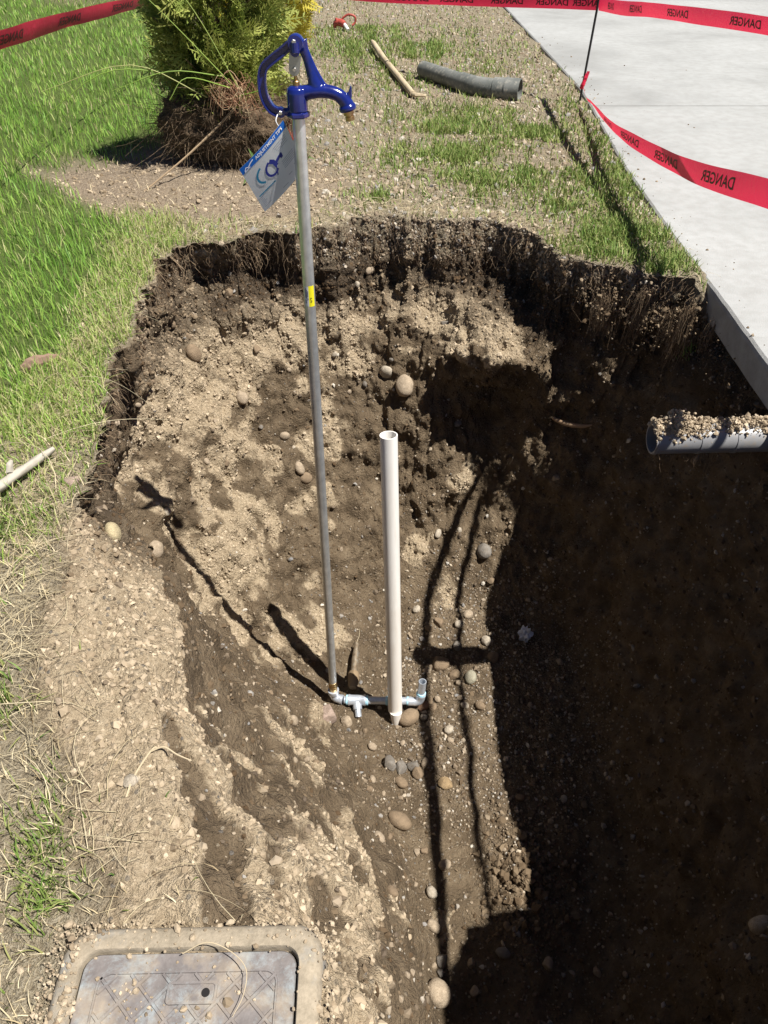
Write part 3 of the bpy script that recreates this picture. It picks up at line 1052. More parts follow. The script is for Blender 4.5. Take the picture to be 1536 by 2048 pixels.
RIMNEAR = (VF > 1.9) * (VF < 2.75)
P, _ = sample(RIMNEAR * YARD * (QX < .9) * (1 - .93 * SHL) + .12 * bare * (QY < 7) * (VF > 1.0), 1900)
V, q, ti = strands(lying_straw(P, .05, .20), RNG.uniform(.0004, .0010, len(P)), np.clip(RNG.normal(.75, .2, len(P)), 0, 1))
stuff('fallen_straw', V, q, None, ti, straw_m)
P, _ = sample(RIMNEAR * YARD * (QX < .5) * (1 - .95 * SHL), 60)
V, q, ti = strands(lying_straw(P, .18, .42, 8), RNG.uniform(.0008, .0015, len(P)), np.clip(RNG.normal(.9, .12, len(P)), 0, 1))
stuff('long_straw', V, q, None, ti, straw_m)

# roots and dead grass hanging over the cut turf edge
rimcol = [j for j in range(NVCOL) if 3.0 <= GV[0, j] < 3.9]
rimP = G[:, rimcol].reshape(-1, 3)
okr = (rimP[:, 2] > -.22) & in_view(rimP) & ((rimP[:, 1] > 1.8) | (rimP[:, 0] > .5))
rimP = rimP[okr]
rimP = rimP[(rimP[:, 0] > -.88) | (rimP[:, 1] > 3.25) | (RNG.random(len(rimP)) < .3)]
P = rimP[RNG.choice(len(rimP), 1800)]
n = len(P)
ctr3 = np.array((.2, 2.3, 0))
inw = ctr3 - P; inw[:, 2] = 0; inw /= np.linalg.norm(inw, axis=1, keepdims=True)
tt = np.linspace(0, 1, 6)
L = RNG.gamma(2.0, .022, n) + .010
wob = np.cumsum(RNG.normal(0, .010, (n, 6, 3)), 1); wob[:, 0] = 0
paths = P[:, None] + inw[:, None] * (0.012 + .028 * np.sin(tt * 2)[None, :, None]) + np.array((0, 0, -1.0)) * (L[:, None] * tt[None])[..., None] + wob * (L / .08)[:, None, None]
V, q, ti = strands(paths, RNG.uniform(.0006, .0017, n), np.clip(RNG.normal(.52, .25, n), 0, 1))
stuff('hanging_roots', V, q, None, ti, root_m)

# ------------------------------------------------------------------ gravel and clods
QD, QG, QF, QT, QS, QC = (vmean(GA[k]) for k in ('dry', 'top', 'floor', 'soft', 'slab', 'crust'))
INS = 1 - OUTSIDE
gm = gravel_mask(Q_CEN)
P, Nn = sample(INS * SEEN * (0.22 + 1.6 * gm + .4 * QF + 2.2 * QC * (QX > -.45) * (QY > 3.3)) * (1 - .75 * QD), 21000)
n = len(P)
r = np.clip(RNG.lognormal(math.log(.0046), .50, n), .0022, .015)
V, t, ti = lumps(P + Nn * (r * .15)[:, None], r, RNG.random(n), 1, (.5, .95), .2)
stuff('gravel', V, None, t, ti, pebble_m, False)
P, Nn = sample(INS * SEEN * (.30 + 1.5 * QD + .9 * QG), 34000)
n = len(P)
r = np.clip(RNG.lognormal(math.log(.0040), .55, n), .0018, .013)
dryat = smooth(.2, .7, fbm(P, 3.0, 1, seed=60) * 0 + 0.5)
from_dry = QD[0]
kd = None
V, t, ti = lumps(P - Nn * (r * .1)[:, None], r, np.zeros(n), 1, (.6, 1.0), .24)
# colour of each crumb follows the soil it sits on
from mathutils.kdtree import KDTree
step = 7
sel = np.arange(0, len(GP), step)
kdt = KDTree(len(sel))
for i_, v_ in enumerate(GP[sel]):
    kdt.insert(v_, i_)
kdt.balance()
own = np.array([kdt.find(p)[1] for p in P])
base_t = np.clip(GA['dry'][sel][own] * .62 - GA['top'][sel][own] * .3 + .12 + RNG.normal(0, .10, n), 0, 1)
stuff('soil_crumbs', V, None, t, np.repeat(base_t, len(ico(1)[0])), clod_m, False)
P, Nn = sample(SEEN * smooth(.3, .7, QD) * ((QT > .2) | (SHL > .3)) * (VF < 8), 26000)
n = len(P)
r = np.clip(RNG.lognormal(math.log(.0034), .5, n), .0014, .012)
V, t, ti = lumps(P, r, np.clip(RNG.normal(.80, .13, n), 0, 1), 1, (.6, 1), .24)
stuff('bank_crumbs', V, None, t, ti, clod_m, False)
# clods and grit on the scraped dirt and through the yard
P, Nn = sample(YARD * (1 - QL) * (.30 + 4.5 * QR + 4.5 * NEARLEFT * QD + 1.2 * (QX > -.4) * (QY > 3.8) * (QY < 5.2)) * np.sqrt(FALL), 34000)
n = len(P); dd = np.hypot(P[:, 0], P[:, 1])
r = np.clip(RNG.lognormal(math.log(.0048), .6, n) * (1 - .3 * (P[:, 1] < 2)), .002, .016)
V, t, ti = lumps(P, r, np.clip(RNG.normal(.66, .18, n), 0, 1), 1, (.6, 1.0), .24)
stuff('yard_crumbs', V, None, t, ti, clod_m, False)
P, Nn = sample(YARD * (1 - QL) * (QY > 3.6) * (QX > -.9) * (1 - QR) * np.sqrt(FALL), 24000)
n = len(P)
r = np.clip(RNG.lognormal(math.log(.0095), .45, n), .004, .024)
V, t, ti = lumps(P, r, RNG.uniform(.5, 1, n), 1)
stuff('yard_gravel', V, None, t, ti, pebble_m, False)

# ------------------------------------------------------------------ stones one can point at
STONES = [
    (459, 546, -0.792, 3.809, -0.196, 0.031, 0.31, -0.85, 0.42),
    (458, 587, -0.793, 3.731, -0.272, 0.061, 0.44, -0.37, 0.82),
    (387, 629, -0.958, 3.601, -0.325, 0.038, 0.78, -0.60, 0.19),
    (346, 650, -1.025, 3.445, -0.305, 0.036, 0.71, -0.70, -0.07),
    (376, 673, -0.970, 3.473, -0.381, 0.045, 0.86, -0.30, 0.41),
    (386, 707, -0.945, 3.417, -0.444, 0.094, 0.85, -0.25, 0.47),
    (305, 763, -1.037, 3.014, -0.366, 0.036, 0.73, -0.67, -0.16),
    (515, 701, -0.662, 3.625, -0.539, 0.058, -0.36, -0.79, 0.50),
    (484, 795, -0.743, 3.468, -0.728, 0.079, 0.16, -0.61, 0.78),
    (430, 842, -0.845, 3.236, -0.722, 0.030, 0.01, -0.10, 1.00),
    (522, 855, -0.655, 3.426, -0.887, 0.032, -0.28, -0.82, 0.50),
    (569, 871, -0.537, 3.447, -0.953, 0.059, 0.34, -0.94, 0.00),
    (578, 740, -0.507, 3.630, -0.657, 0.029, 0.61, -0.63, 0.48),
    (669, 709, -0.269, 3.758, -0.634, 0.035, -0.06, -0.97, 0.22),
    (745, 725, -0.063, 3.775, -0.692, 0.030, 0.17, -0.98, 0.04),
    (783, 719, 0.041, 3.743, -0.657, 0.030, -0.52, -0.84, -0.18),
    (773, 743, 0.014, 3.744, -0.731, 0.083, -0.49, -0.81, -0.34),
    (810, 773, 0.114, 3.652, -0.771, 0.109, -0.28, -0.54, 0.79),
    (730, 769, -0.106, 3.736, -0.808, 0.039, -0.65, -0.73, 0.19),
    (698, 784, -0.195, 3.710, -0.840, 0.033, 0.78, -0.63, 0.04),
    (929, 563, 0.428, 3.923, -0.291, 0.035, 0.60, -0.80, -0.03),
    (891, 648, 0.329, 3.802, -0.476, 0.054, 0.28, -0.38, 0.88),
    (715, 569, -0.141, 3.911, -0.302, 0.040, -0.14, -0.79, 0.60),
    (739, 541, -0.078, 3.986, -0.257, 0.054, 0.66, -0.74, 0.17),
    (276, 810, -1.053, 2.817, -0.366, 0.026, 0.65, -0.74, 0.20),
    (611, 956, -0.429, 3.340, -1.160, 0.077, 0.25, -0.69, 0.68),
    (598, 937, -0.461, 3.349, -1.102, 0.076, 0.80, -0.12, 0.59),
    (682, 1098, -0.237, 3.113, -1.478, 0.028, 0.72, -0.29, 0.63),
    (914, 847, 0.407, 3.599, -0.976, 0.050, -0.31, -0.75, 0.59),
    (918, 1060, 0.428, 3.293, -1.497, 0.037, 0.56, -0.73, 0.38),
    (875, 1067, 0.304, 3.271, -1.505, 0.057, 0.71, -0.61, 0.36),
    (982, 1163, 0.606, 3.083, -1.701, 0.045, 0.04, -0.20, 0.98),
    (934, 1233, 0.462, 2.904, -1.796, 0.067, 0.24, 0.33, 0.91),
    (879, 1245, 0.304, 2.835, -1.768, 0.055, -0.14, -0.65, 0.74),
    (859, 1259, 0.247, 2.785, -1.769, 0.049, -0.08, -0.31, 0.95),
    (916, 1249, 0.403, 2.816, -1.763, 0.049, 0.52, -0.44, 0.73),
    (834, 1220, 0.182, 2.909, -1.748, 0.041, -0.33, -0.10, 0.94),
    (969, 1103, 0.576, 3.228, -1.604, 0.092, -0.63, 0.00, 0.78),
    (656, 1432, -0.241, 1.967, -1.394, 0.094, 0.50, 0.14, 0.86),
    (693, 1445, -0.183, 2.212, -1.795, 0.058, 0.02, -0.13, 0.99),
    (743, 1494, -0.059, 2.078, -1.799, 0.040, 0.46, -0.19, 0.87),
    (806, 1487, 0.091, 2.103, -1.808, 0.026, -0.36, -0.01, 0.93),
    (819, 1441, 0.126, 2.241, -1.821, 0.099, -0.23, 0.24, 0.94),
    (847, 1416, 0.198, 2.319, -1.828, 0.055, -0.17, 0.18, 0.97),
    (858, 1402, 0.227, 2.361, -1.827, 0.043, 0.45, -0.27, 0.85),
    (867, 1416, 0.247, 2.310, -1.815, 0.040, -0.31, -0.10, 0.95),
    (875, 1398, 0.270, 2.362, -1.812, 0.033, -0.13, -0.63, 0.76),
    (847, 1435, 0.196, 2.264, -1.829, 0.037, -0.34, -0.16, 0.93),
    (858, 1449, 0.221, 2.225, -1.831, 0.032, -0.27, 0.06, 0.96),
    (898, 1462, 0.316, 2.183, -1.823, 0.049, -0.06, 0.24, 0.97),
    (900, 1482, 0.317, 2.120, -1.813, 0.031, 0.35, 0.11, 0.93),
    (927, 1412, 0.400, 2.337, -1.835, 0.043, 0.60, -0.14, 0.79),
    (921, 1396, 0.387, 2.377, -1.824, 0.033, -0.14, -0.05, 0.99),
    (961, 1412, 0.484, 2.331, -1.827, 0.045, -0.25, -0.37, 0.89),
    (943, 1356, 0.454, 2.502, -1.823, 0.065, -0.46, -0.26, 0.85),
    (910, 1352, 0.370, 2.521, -1.832, 0.065, -0.09, -0.25, 0.96),
    (877, 1330, 0.286, 2.578, -1.813, 0.087, 0.07, -0.22, 0.97),
    (852, 1343, 0.218, 2.527, -1.802, 0.047, 0.44, 0.33, 0.83),
    (914, 1292, 0.391, 2.697, -1.801, 0.054, 0.36, -0.45, 0.82),
    (973, 1282, 0.555, 2.740, -1.811, 0.054, -0.27, -0.60, 0.75),
    (987, 1315, 0.583, 2.641, -1.828, 0.069, -0.21, -0.23, 0.95),
    (890, 1570, 0.279, 1.894, -1.822, 0.064, 0.16, 0.14, 0.98),
    (781, 1532, 0.030, 1.981, -1.805, 0.074, -0.10, 0.21, 0.97),
    (799, 1537, 0.072, 1.972, -1.810, 0.065, 0.56, -0.05, 0.83),
    (801, 1568, 0.075, 1.892, -1.809, 0.057, 0.28, 0.13, 0.95),
    (829, 1534, 0.143, 1.988, -1.825, 0.061, -0.11, -0.09, 0.99),
    (851, 1527, 0.194, 2.002, -1.818, 0.042, -0.26, -0.04, 0.96),
    (835, 1548, 0.156, 1.953, -1.827, 0.060, -0.09, 0.07, 0.99),
    (738, 1581, -0.063, 1.734, -1.591, 0.034, 0.42, 0.53, 0.74),
    (743, 1560, -0.056, 1.874, -1.746, 0.036, 0.73, 0.23, 0.64),
    (685, 1492, -0.173, 1.829, -1.408, 0.025, 0.06, 0.64, 0.76),
    (614, 1518, -0.264, 1.478, -0.947, 0.027, 0.64, -0.17, 0.75),
    (632, 1524, -0.234, 1.475, -0.961, 0.022, 0.12, 0.37, 0.92),
    (612, 1459, -0.308, 1.772, -1.206, 0.032, 0.73, 0.53, 0.43),
    (730, 1464, -0.092, 2.161, -1.799, 0.031, 0.08, 0.35, 0.93),
    (917, 1369, 0.384, 2.463, -1.827, 0.046, 0.05, 0.30, 0.95),
    (795, 1648, 0.058, 1.681, -1.773, 0.091, 0.51, 0.44, 0.74),
    (757, 1676, -0.020, 1.396, -1.336, 0.051, 0.68, 0.33, 0.65),
    (779, 1673, 0.021, 1.432, -1.396, 0.030, 0.76, 0.02, 0.65),
    (833, 1706, 0.137, 1.560, -1.786, 0.030, 0.43, -0.09, 0.90),
    (848, 1703, 0.170, 1.572, -1.797, 0.036, 0.45, 0.05, 0.89),
    (888, 1733, 0.251, 1.512, -1.805, 0.052, 0.29, 0.28, 0.92),
    (784, 1784, 0.024, 1.051, -0.993, 0.043, 0.40, 0.40, 0.83),
    (863, 1787, 0.193, 1.398, -1.797, 0.045, 0.04, 0.03, 1.00),
    (1013, 1852, 0.483, 1.274, -1.800, 0.030, 0.24, -0.21, 0.95),
    (1029, 1861, 0.511, 1.254, -1.793, 0.027, -0.22, 0.62, 0.75),
    (942, 1929, 0.333, 1.140, -1.816, 0.038, 0.16, 0.11, 0.98),
    (1006, 1907, 0.458, 1.176, -1.806, 0.046, -0.06, -0.17, 0.98),
    (1096, 1931, 0.626, 1.137, -1.815, 0.046, -0.16, -0.05, 0.99),
    (1195, 1948, 0.815, 1.115, -1.838, 0.038, -0.24, 0.44, 0.86),
    (950, 1983, 0.340, 1.049, -1.818, 0.041, 0.06, -0.02, 1.00),
    (882, 1920, 0.217, 1.149, -1.795, 0.050, 0.60, -0.25, 0.76),
    (880, 1948, 0.211, 1.101, -1.796, 0.034, 0.23, 0.02, 0.97),
    (814, 1950, 0.051, 0.648, -0.488, 0.022, 0.74, -0.05, 0.67),
    (824, 1946, 0.066, 0.687, -0.588, 0.021, 0.84, 0.37, 0.40),
    (869, 1989, 0.185, 1.021, -1.762, 0.106, 0.78, -0.05, 0.63),
    (800, 1997, 0.034, 0.590, -0.452, 0.023, 0.95, -0.07, 0.30),
    (863, 1855, 0.187, 1.266, -1.795, 0.055, 0.70, 0.12, 0.70),
    (1525, 1850, 1.139, 0.973, -1.039, 0.069, -0.93, -0.09, 0.37),
    (1127, 1598, 0.816, 1.838, -1.845, 0.032, -0.06, -0.45, 0.89),
    (1059, 1412, 0.734, 2.342, -1.842, 0.038, 0.41, 0.14, 0.90),
    (1119, 1324, 0.924, 2.594, -1.808, 0.037, -0.01, -0.27, 0.96),
    (1252, 1950, 0.907, 1.092, -1.780, 0.021, -0.82, 0.04, 0.57),
    (1528, 1638, 1.295, 1.335, -1.086, 0.024, -0.70, 0.51, 0.51),
    (1040, 1597, 0.615, 1.832, -1.829, 0.036, 0.00, 0.21, 0.98),
    (309, 1100, -1.007, 2.477, -0.896, 0.079, 0.77, -0.24, 0.59),
    (365, 1111, -0.968, 2.695, -1.134, 0.048, 0.23, -0.62, 0.75),
    (355, 1080, -0.991, 2.741, -1.076, 0.031, 0.68, -0.37, 0.64),
    (334, 1023, -0.999, 2.714, -0.874, 0.046, 0.83, 0.18, 0.52),
    (223, 1066, -0.826, 1.745, -0.147, 0.067, 0.87, 0.34, 0.36),
    (264, 1562, -0.500, 0.825, 0.011, 0.032, -0.19, 0.25, 0.95),
    (117, 1402, -0.706, 1.015, 0.013, 0.024, -0.13, -0.22, 0.97),
    (586, 1441, -0.348, 1.743, -1.104, 0.046, 0.95, 0.02, 0.32),
    (590, 1520, -0.273, 1.316, -0.696, 0.021, 0.85, -0.06, 0.52),
    (541, 1385, -0.396, 1.652, -0.809, 0.023, 0.69, 0.40, 0.60),
    (143, 966, -0.934, 1.815, -0.010, 0.051, -0.13, -0.24, 0.96),
    (227, 900, -1.090, 2.535, -0.401, 0.026, 0.96, -0.24, -0.11),
    (266, 609, -1.047, 3.013, 0.001, 0.033, 0.44, -0.32, 0.84),
    (412, 923, -0.891, 3.112, -0.881, 0.045, 0.70, 0.01, 0.72),
    (453, 925, -0.803, 3.167, -0.928, 0.041, 0.73, -0.54, 0.41),
    (1394, 922, 1.374, 2.730, -0.599, 0.066, -0.96, -0.05, 0.26),
    (1314, 636, 1.271, 3.323, -0.210, 0.056, 0.16, -0.84, -0.53),
    (1112, 957, 0.935, 3.318, -1.146, 0.054, -0.62, 0.14, 0.78),
    (1220, 894, 1.173, 3.274, -0.907, 0.031, -0.59, -0.81, 0.02),
    (1277, 833, 1.243, 3.176, -0.656, 0.022, -0.66, -0.72, 0.22),
    (1335, 666, 1.336, 3.318, -0.283, 0.035, -0.09, -0.96, 0.25),
    (680, 287, -0.291, 5.454, 0.000, 0.043, -0.03, 0.02, 1.00),
    (645, 305, -0.392, 5.224, 0.006, 0.035, 0.05, 0.01, 1.00),
    (640, 330, -0.386, 4.902, 0.021, 0.030, -0.02, 0.03, 1.00),
]
STONE_COL = {'tan': (.40, .32, .23), 'pink': (.40, .30, .25), 'grey': (.20, .19, .175), 'brown': (.23, .165, .105), 'ochre': (.36, .25, .13), 'pale': (.50, .44, .35), 'green': (.34, .33, .25), 'red': (.30, .165, .10), 'yellow': (.50, .42, .25)}


def stone_material(name, c):
    k = M('stone_' + name, rough=.8, spec=.3)
    co = k.co('Object')
    n1 = k.noise(2.2, 5, .6, co); n2 = k.noise(14, 3, .6, co)
    a = tuple(v * .72 for v in c); b = tuple(min(1, v * 1.22) for v in c)
    col = k.ramp(n1, [(.3, a), (.7, b)])
    col = k.mix(k.ramp(n2, [(.42, (0, 0, 0)), (.68, (.75, .75, .75))]), col, (.25, .185, .12))
    k.col(col)
    k.bump(n2, .02, .5)
    return k.m


STONE_M = {k: stone_material(k, c) for k, c in STONE_COL.items()}
STONE_SHAPES = []
for i in range(10):
    V0, F0 = ico(3)
    V0 = V0 * np.array((1.15, .92, .68 + .03 * (i % 4)))
    ang = i in (1, 3, 5, 7, 8)
    V0 = V0 * (1 + (.16 if ang else .10) * fbm(V0 + i * 9.1, 1.1, 2)[:, None])
    if ang:      # broken faces
        for k_ in range(7):
            d_ = RNG.normal(size=3); d_ /= np.linalg.norm(d_)
            pr = V0 @ d_; lim = RNG.uniform(.55, .75)
            V0 = V0 - np.maximum(pr - lim, 0)[:, None] * d_ * .9
    V0 = V0 * (1 + .02 * fbm(V0 + i, 6, 2)[:, None])
    STONE_SHAPES.append((V0, F0))
STONE_ME = {}


def stone_mesh(shape, cname):
    if (shape, cname) not in STONE_ME:
        V0, F0 = STONE_SHAPES[shape]
        me = mesh_np('stone', V0, None, F0)
        me.materials.append(STONE_M[cname])
        STONE_ME[shape, cname] = me
    return STONE_ME[shape, cname]


def stone_props(px, py):
    best = None
    for (sx, sy, lab, c, sh) in NAMED:
        if abs(sx - px) < 2 and abs(sy - py) < 2:
            best = (lab, c, sh)
    return best


NAMED = [
    (656, 1432, 'pinkish grey cobble, largest stone touching the elbow at the foot of the steel pipe', 'pink', 3),
    (693, 1445, 'small tan pebble between the pinkish cobble and the downward steel nipple', 'tan', 1),
    (819, 1441, 'half buried brown cobble under the bottom end of the white plastic pipe', 'brown', 2),
    (847, 1416, 'rust red pebble beside the upturned elbow of the plumbing', 'red', 0),
    (943, 1356, 'smooth pale greenish pebble at the edge of the shadow band on the pit floor', 'green', 4),
    (910, 1352, 'smooth olive brown pebble just left of the pale greenish one at the shadow band', 'brown', 5),
    (890, 1570, 'round ochre pebble lying on the left tape shadow in the pit', 'ochre', 1),
    (781, 1532, 'dark grey angular rock, the left one of the dark pair below the white pipe', 'grey', 7),
    (799, 1537, 'dark grey angular rock, the right one of the dark pair below the white pipe', 'grey', 8),
    (801, 1568, 'brown lumpy stone just below the two dark grey rocks', 'brown', 6),
    (869, 1989, 'large round tan boulder at the bottom of the picture beside the black shadow', 'tan', 2),
    (1525, 1850, 'tall pale stone sticking out of the shaded right wall of the pit', 'pale', 9),
    (795, 1648, 'flat brown stone lying in the lower middle of the pit floor', 'brown', 4),
    (969, 1103, 'dark elongated stone poking from the foot of the far bank between the tape shadows', 'grey', 9),
    (309, 1100, 'tan cobble under the tip of the long shadow on the left bank', 'tan', 6),
    (223, 1066, 'large pale yellow stone set in the crest of the left bank', 'yellow', 4),
    (264, 1562, 'flat pale stone pressed into the dry shoulder above the meter box', 'pale', 1),
    (143, 966, 'pinkish grey stone in the dry grass beside the white branch', 'pink', 5),
    (810, 773, 'biggest pale round cobble in the far wall of the pit', 'tan', 0),
    (773, 743, 'pale cobble just up and left of the biggest round one in the far wall', 'pale', 4),
    (680, 287, 'lone pale round stone on the yard right of the steel pipe', 'tan', 1),
]
LOOSE_MIN = 17
cyc = ['tan', 'brown', 'tan', 'pale', 'tan', 'grey', 'brown', 'tan']
for k_, (px, py, x, y, z, dia, nx_, ny_, nz_) in enumerate(STONES):
    rr = random.Random(int(px * 31 + py))
    named = stone_props(px, py)
    r = max(dia, .012) * .5
    nvec = Vector((nx_, ny_, nz_))
    loose = z < -1.55 and py > 1130
    pos = Vector((x, y, z)) + nvec * (r * (.40 if loose else .12))
    cname = named[1] if named else rr.choice(cyc)
    sh = named[2] if named else rr.randrange(10)
    o = bpy.data.objects.new('stone', stone_mesh(sh, cname))
    COL.objects.link(o)
    o.location = pos
    r *= 1.0 if (named or loose) else .86
    o.scale = (r * rr.uniform(.95, 1.1), r * rr.uniform(.9, 1.1), r * rr.uniform(.95, 1.15))
    o.rotation_euler = nvec.to_track_quat('Z', 'Y').to_euler()
    o.rotation_euler.rotate_axis('Z', rr.uniform(0, 6.28))
    if (px, py) == (1525, 1850):
        o.scale = (r * .9, r * .8, r * 1.9); o.rotation_euler = (0.1, 0.15, 0)
    if named:
        o['label'] = named[0]; o['category'] = 'stone'
    else:
        o.parent = ground           # set in the soil of the pit or yard

# ------------------------------------------------------------------ driveway
def concrete_material():
    k = M('concrete', rough=.85, spec=.25)
    co = k.co('World')
    n1 = k.noise(.9, 5, .6, co, .4); n2 = k.noise(14, 5, .65, co); n3 = k.noise(160, 2, .6, co)
    c = k.ramp(n1, [(.3, (.25, .252, .245)), (.5, (.33, .333, .325)), (.7, (.375, .378, .37))])
    c = k.mix(k.ramp(n2, [(.35, (.4, .4, .4)), (.6, (0, 0, 0))]), c, (.245, .24, .225))
    geo = k.n('ShaderNodeNewGeometry')
    sx = k.n('ShaderNodeSeparateXYZ'); k.l(geo.outputs['Position'], sx.inputs[0])
    # soil stain on the buried side of the slab edge
    st = k.ramp(k.math('ADD', sx.outputs[2], k.math('MULTIPLY', n2, .06)), [(.0, (0, 0, 0)), (.02, (1, 1, 1))])
    sn = k.n('ShaderNodeSeparateXYZ'); k.l(geo.outputs['Normal'], sn.inputs[0])
    side = k.math('SUBTRACT', 1.0, k.math('ABSOLUTE', sn.outputs[2]), True)
    c = k.mix(k.math('MULTIPLY', side, .55), c, k.ramp(n2, [(.3, (.24, .215, .165)), (.7, (.40, .375, .32))]))
    k.col(c)
    br_ = k.n('ShaderNodeMapping'); br_.inputs['Scale'].default_value = (3, 160, 3); k.l(co, br_.inputs[0])
    n4 = k.noise(1, 3, .6, br_.outputs[0])
    k.bump(k.math('ADD', k.math('ADD', n3, n4), k.math('MULTIPLY', n2, .7)), .003, .6)
    return k.m


conc = concrete_material()
drive = bpy.data.objects.new('driveway', None); COL.objects.link(drive)
drive['kind'] = 'structure'; drive.location = (3.2, 6, 0)
EDGE_Y = [-3, 0, 1.2, 2.49, 3.11, 3.81, 4.88, 5.6, 6.44, 7.04, 9, 11.86, 15, 19]
EDGE_X = [1.40, 1.40, 1.40, 1.40, 1.412, 1.419, 1.452, 1.50, 1.564, 1.60, 1.585, 1.558, 1.55, 1.55]


def slab_panel(y0, y1, x1):
    ys = np.arange(y0, y1 + 1e-6, (y1 - y0) / max(8, int((y1 - y0) / .05)))
    bm = bmesh.new()
    prof = lambda x: [(x + .0, -.118), (x, -.012), (x + .004, .003), (x + .014, .0115), (x + .03, .012)]
    rows = []
    for i, y in enumerate(ys):
        x = float(np.interp(y, EDGE_Y, EDGE_X)) + .0025 * float(fbm(np.array([[1.4, y, 0]]), 7, 3, seed=50)[0])
        yy = y
        row = [bm.verts.new((px, yy, pz)) for px, pz in prof(x)]
        row.append(bm.verts.new((x1, yy, .012))); row.append(bm.verts.new((x1, yy, -.118)))
        rows.append(row)
    m = len(rows[0])
    for a, b in zip(rows[:-1], rows[1:]):
        for k in range(m):
            bm.faces.new((a[k], a[(k + 1) % m], b[(k + 1) % m], b[k]))
    bm.faces.new(rows[0][::-1]); bm.faces.new(rows[-1])
    bmesh.ops.recalc_face_normals(bm, faces=bm.faces)
    return bm_obj('concrete_panel', bm, conc, drive, sm=False)


slab_panel(-3, 6.436, 6.2)
slab_panel(6.446, 12.4, 6.2)
slab_panel(12.41, 19, 6.2)

# gravel path beyond the lawn
k = M('gravel_path', rough=.95)
co = k.co('World')
v = k.n('ShaderNodeTexVoronoi'); v.inputs['Scale'].default_value = 28; k.l(co, v.inputs['Vector'])
sc_ = k.n('ShaderNodeSeparateColor'); k.l(v.outputs['Color'], sc_.inputs[0])
k.col(k.ramp(sc_.outputs[0], [(0, (.22, .20, .18)), (.5, (.36, .34, .31)), (1, (.50, .48, .45))]))
k.bump(v.outputs['Distance'], .03, .8)
xs = np.linspace(-14, -.5, 80); ys = np.linspace(12.75, 18, 30)
X, Y = np.meshgrid(xs, ys, indexing='ij')
PP = np.stack([X.ravel(), Y.ravel(), .035 + .012 * fbm(np.stack([X.ravel(), Y.ravel(), 0 * X.ravel()], 1), 2, 3)], 1)
ii = np.arange(80 * 30).reshape(80, 30)
link('gravel_path', mesh_np('gravel_path', PP, np.stack([ii[:-1, :-1], ii[1:, :-1], ii[1:, 1:], ii[:-1, 1:]], -1).reshape(-1, 4)), k.m, None, kind='structure')

# ------------------------------------------------------------------ materials for the plumbing
def galv_material():
    k = M('galvanised_steel', rough=.34, metal=.72)
    co = k.co('Object')
    n1 = k.noise(26, 4, .6, co)
    k.col(k.ramp(n1, [(.3, (.52, .53, .53)), (.7, (.74, .75, .74))]))
    mp = k.n('ShaderNodeMapping'); mp.inputs['Scale'].default_value = (90, 90, 3)
    k.l(co, mp.inputs['Vector'])
    n2 = k.noise(1.0, 3, .6, mp.outputs[0])
    k.rough(k.ramp(n2, [(.3, (.26,) * 3), (.7, (.46,) * 3)]))
    k.bump(n1, .0006, .4)
    return k.m


galv = galv_material()
k = M('blue_enamel', (.008, .016, .14), .18, 0, .5)
k.b.inputs['Coat Weight'].default_value = .35
k.b.inputs['Coat Roughness'].default_value = .06
k.col(k.ramp(k.noise(30, 3, .5, k.co()), [(.3, (.006, .012, .115)), (.7, (.010, .021, .18))]))
k.bump(k.noise(55, 3, .6, k.co()), .0012, .35)
blue = k.m
k = M('zinc_bolt', (.60, .59, .56), .35, 1.0); zinc = k.m
k = M('brass', (.52, .34, .14), .38, 1.0)
k.col(k.ramp(k.noise(60, 3, .6, k.co()), [(.3, (.34, .22, .09)), (.7, (.60, .42, .20))])); brass = k.m
k = M('thread_sealant', (.38, .66, .80), .5); seal = k.m
k = M('grey_link_plate', (.42, .42, .40), .45, .9); linkm = k.m
dirtysteel = M('dirty_steel', (.25, .21, .16), .6, .6)
dirtysteel.col(dirtysteel.ramp(dirtysteel.noise(30, 5, .7, dirtysteel.co()), [(.3, (.15, .105, .065)), (.5, (.25, .20, .14)), (.7, (.36, .36, .34))]))
dirtysteel.bump(dirtysteel.noise(60, 4, .7, dirtysteel.co()), .002, .7)
dirtysteel = dirtysteel.m

# ------------------------------------------------------------------ yard hydrant
HX, HY = -.240, 2.360
TOPX = -.2415
hyd = thing('yard_hydrant', 'tall yard hydrant with glossy blue head on a galvanised steel pipe standing in the pit', 'hydrant', (-.25, 2.345, -1.80))
bm = bmesh.new()
tube(bm, [(-.25, 2.346, -1.70), (-.247, 2.352, -1.0), (-.243, 2.36, 0.), (-.2405, 2.366, .872)], .0187, 36)
bm_obj('standpipe', bm, galv, hyd)


def hp(x, z, y=0.0):
    return (x, 2.366 + y, z)


# cast head: barrel, spout and yoke fused by a voxel remesh
bm = bmesh.new()
lathe(bm, [(.024, .0), (.0285, .004), (.029, .035), (.029, .050), (.026, .060), (.018, .066), (.004, .068)], hp(-.2405, .874), seg=28)
tube(bm, crom([hp(-.240, .916), hp(-.205, .925), hp(-.165, .927), hp(-.128, .918), hp(-.1065, .898), hp(-.099, .879)], 5), [.021, .021, .0205, .020, .0195, .019, .019, .0185, .018, .018, .018, .0175, .0175, .0175, .0175, .0175, .018, .018, .0185, .019, .0195, .020, .0205, .021, .0215, .022], 20)
tube(bm, crom([hp(-.222, 1.046), hp(-.208, 1.008), hp(-.198, .975), hp(-.188, .942), hp(-.180, .922)], 5), [.020, .017, .015, .0135, .0125, .012, .012, .0125, .013, .0135, .014, .015, .016, .0175, .019, .020, .0205, .021, .021, .021, .021], 16,
     squash=[.75] * 21)
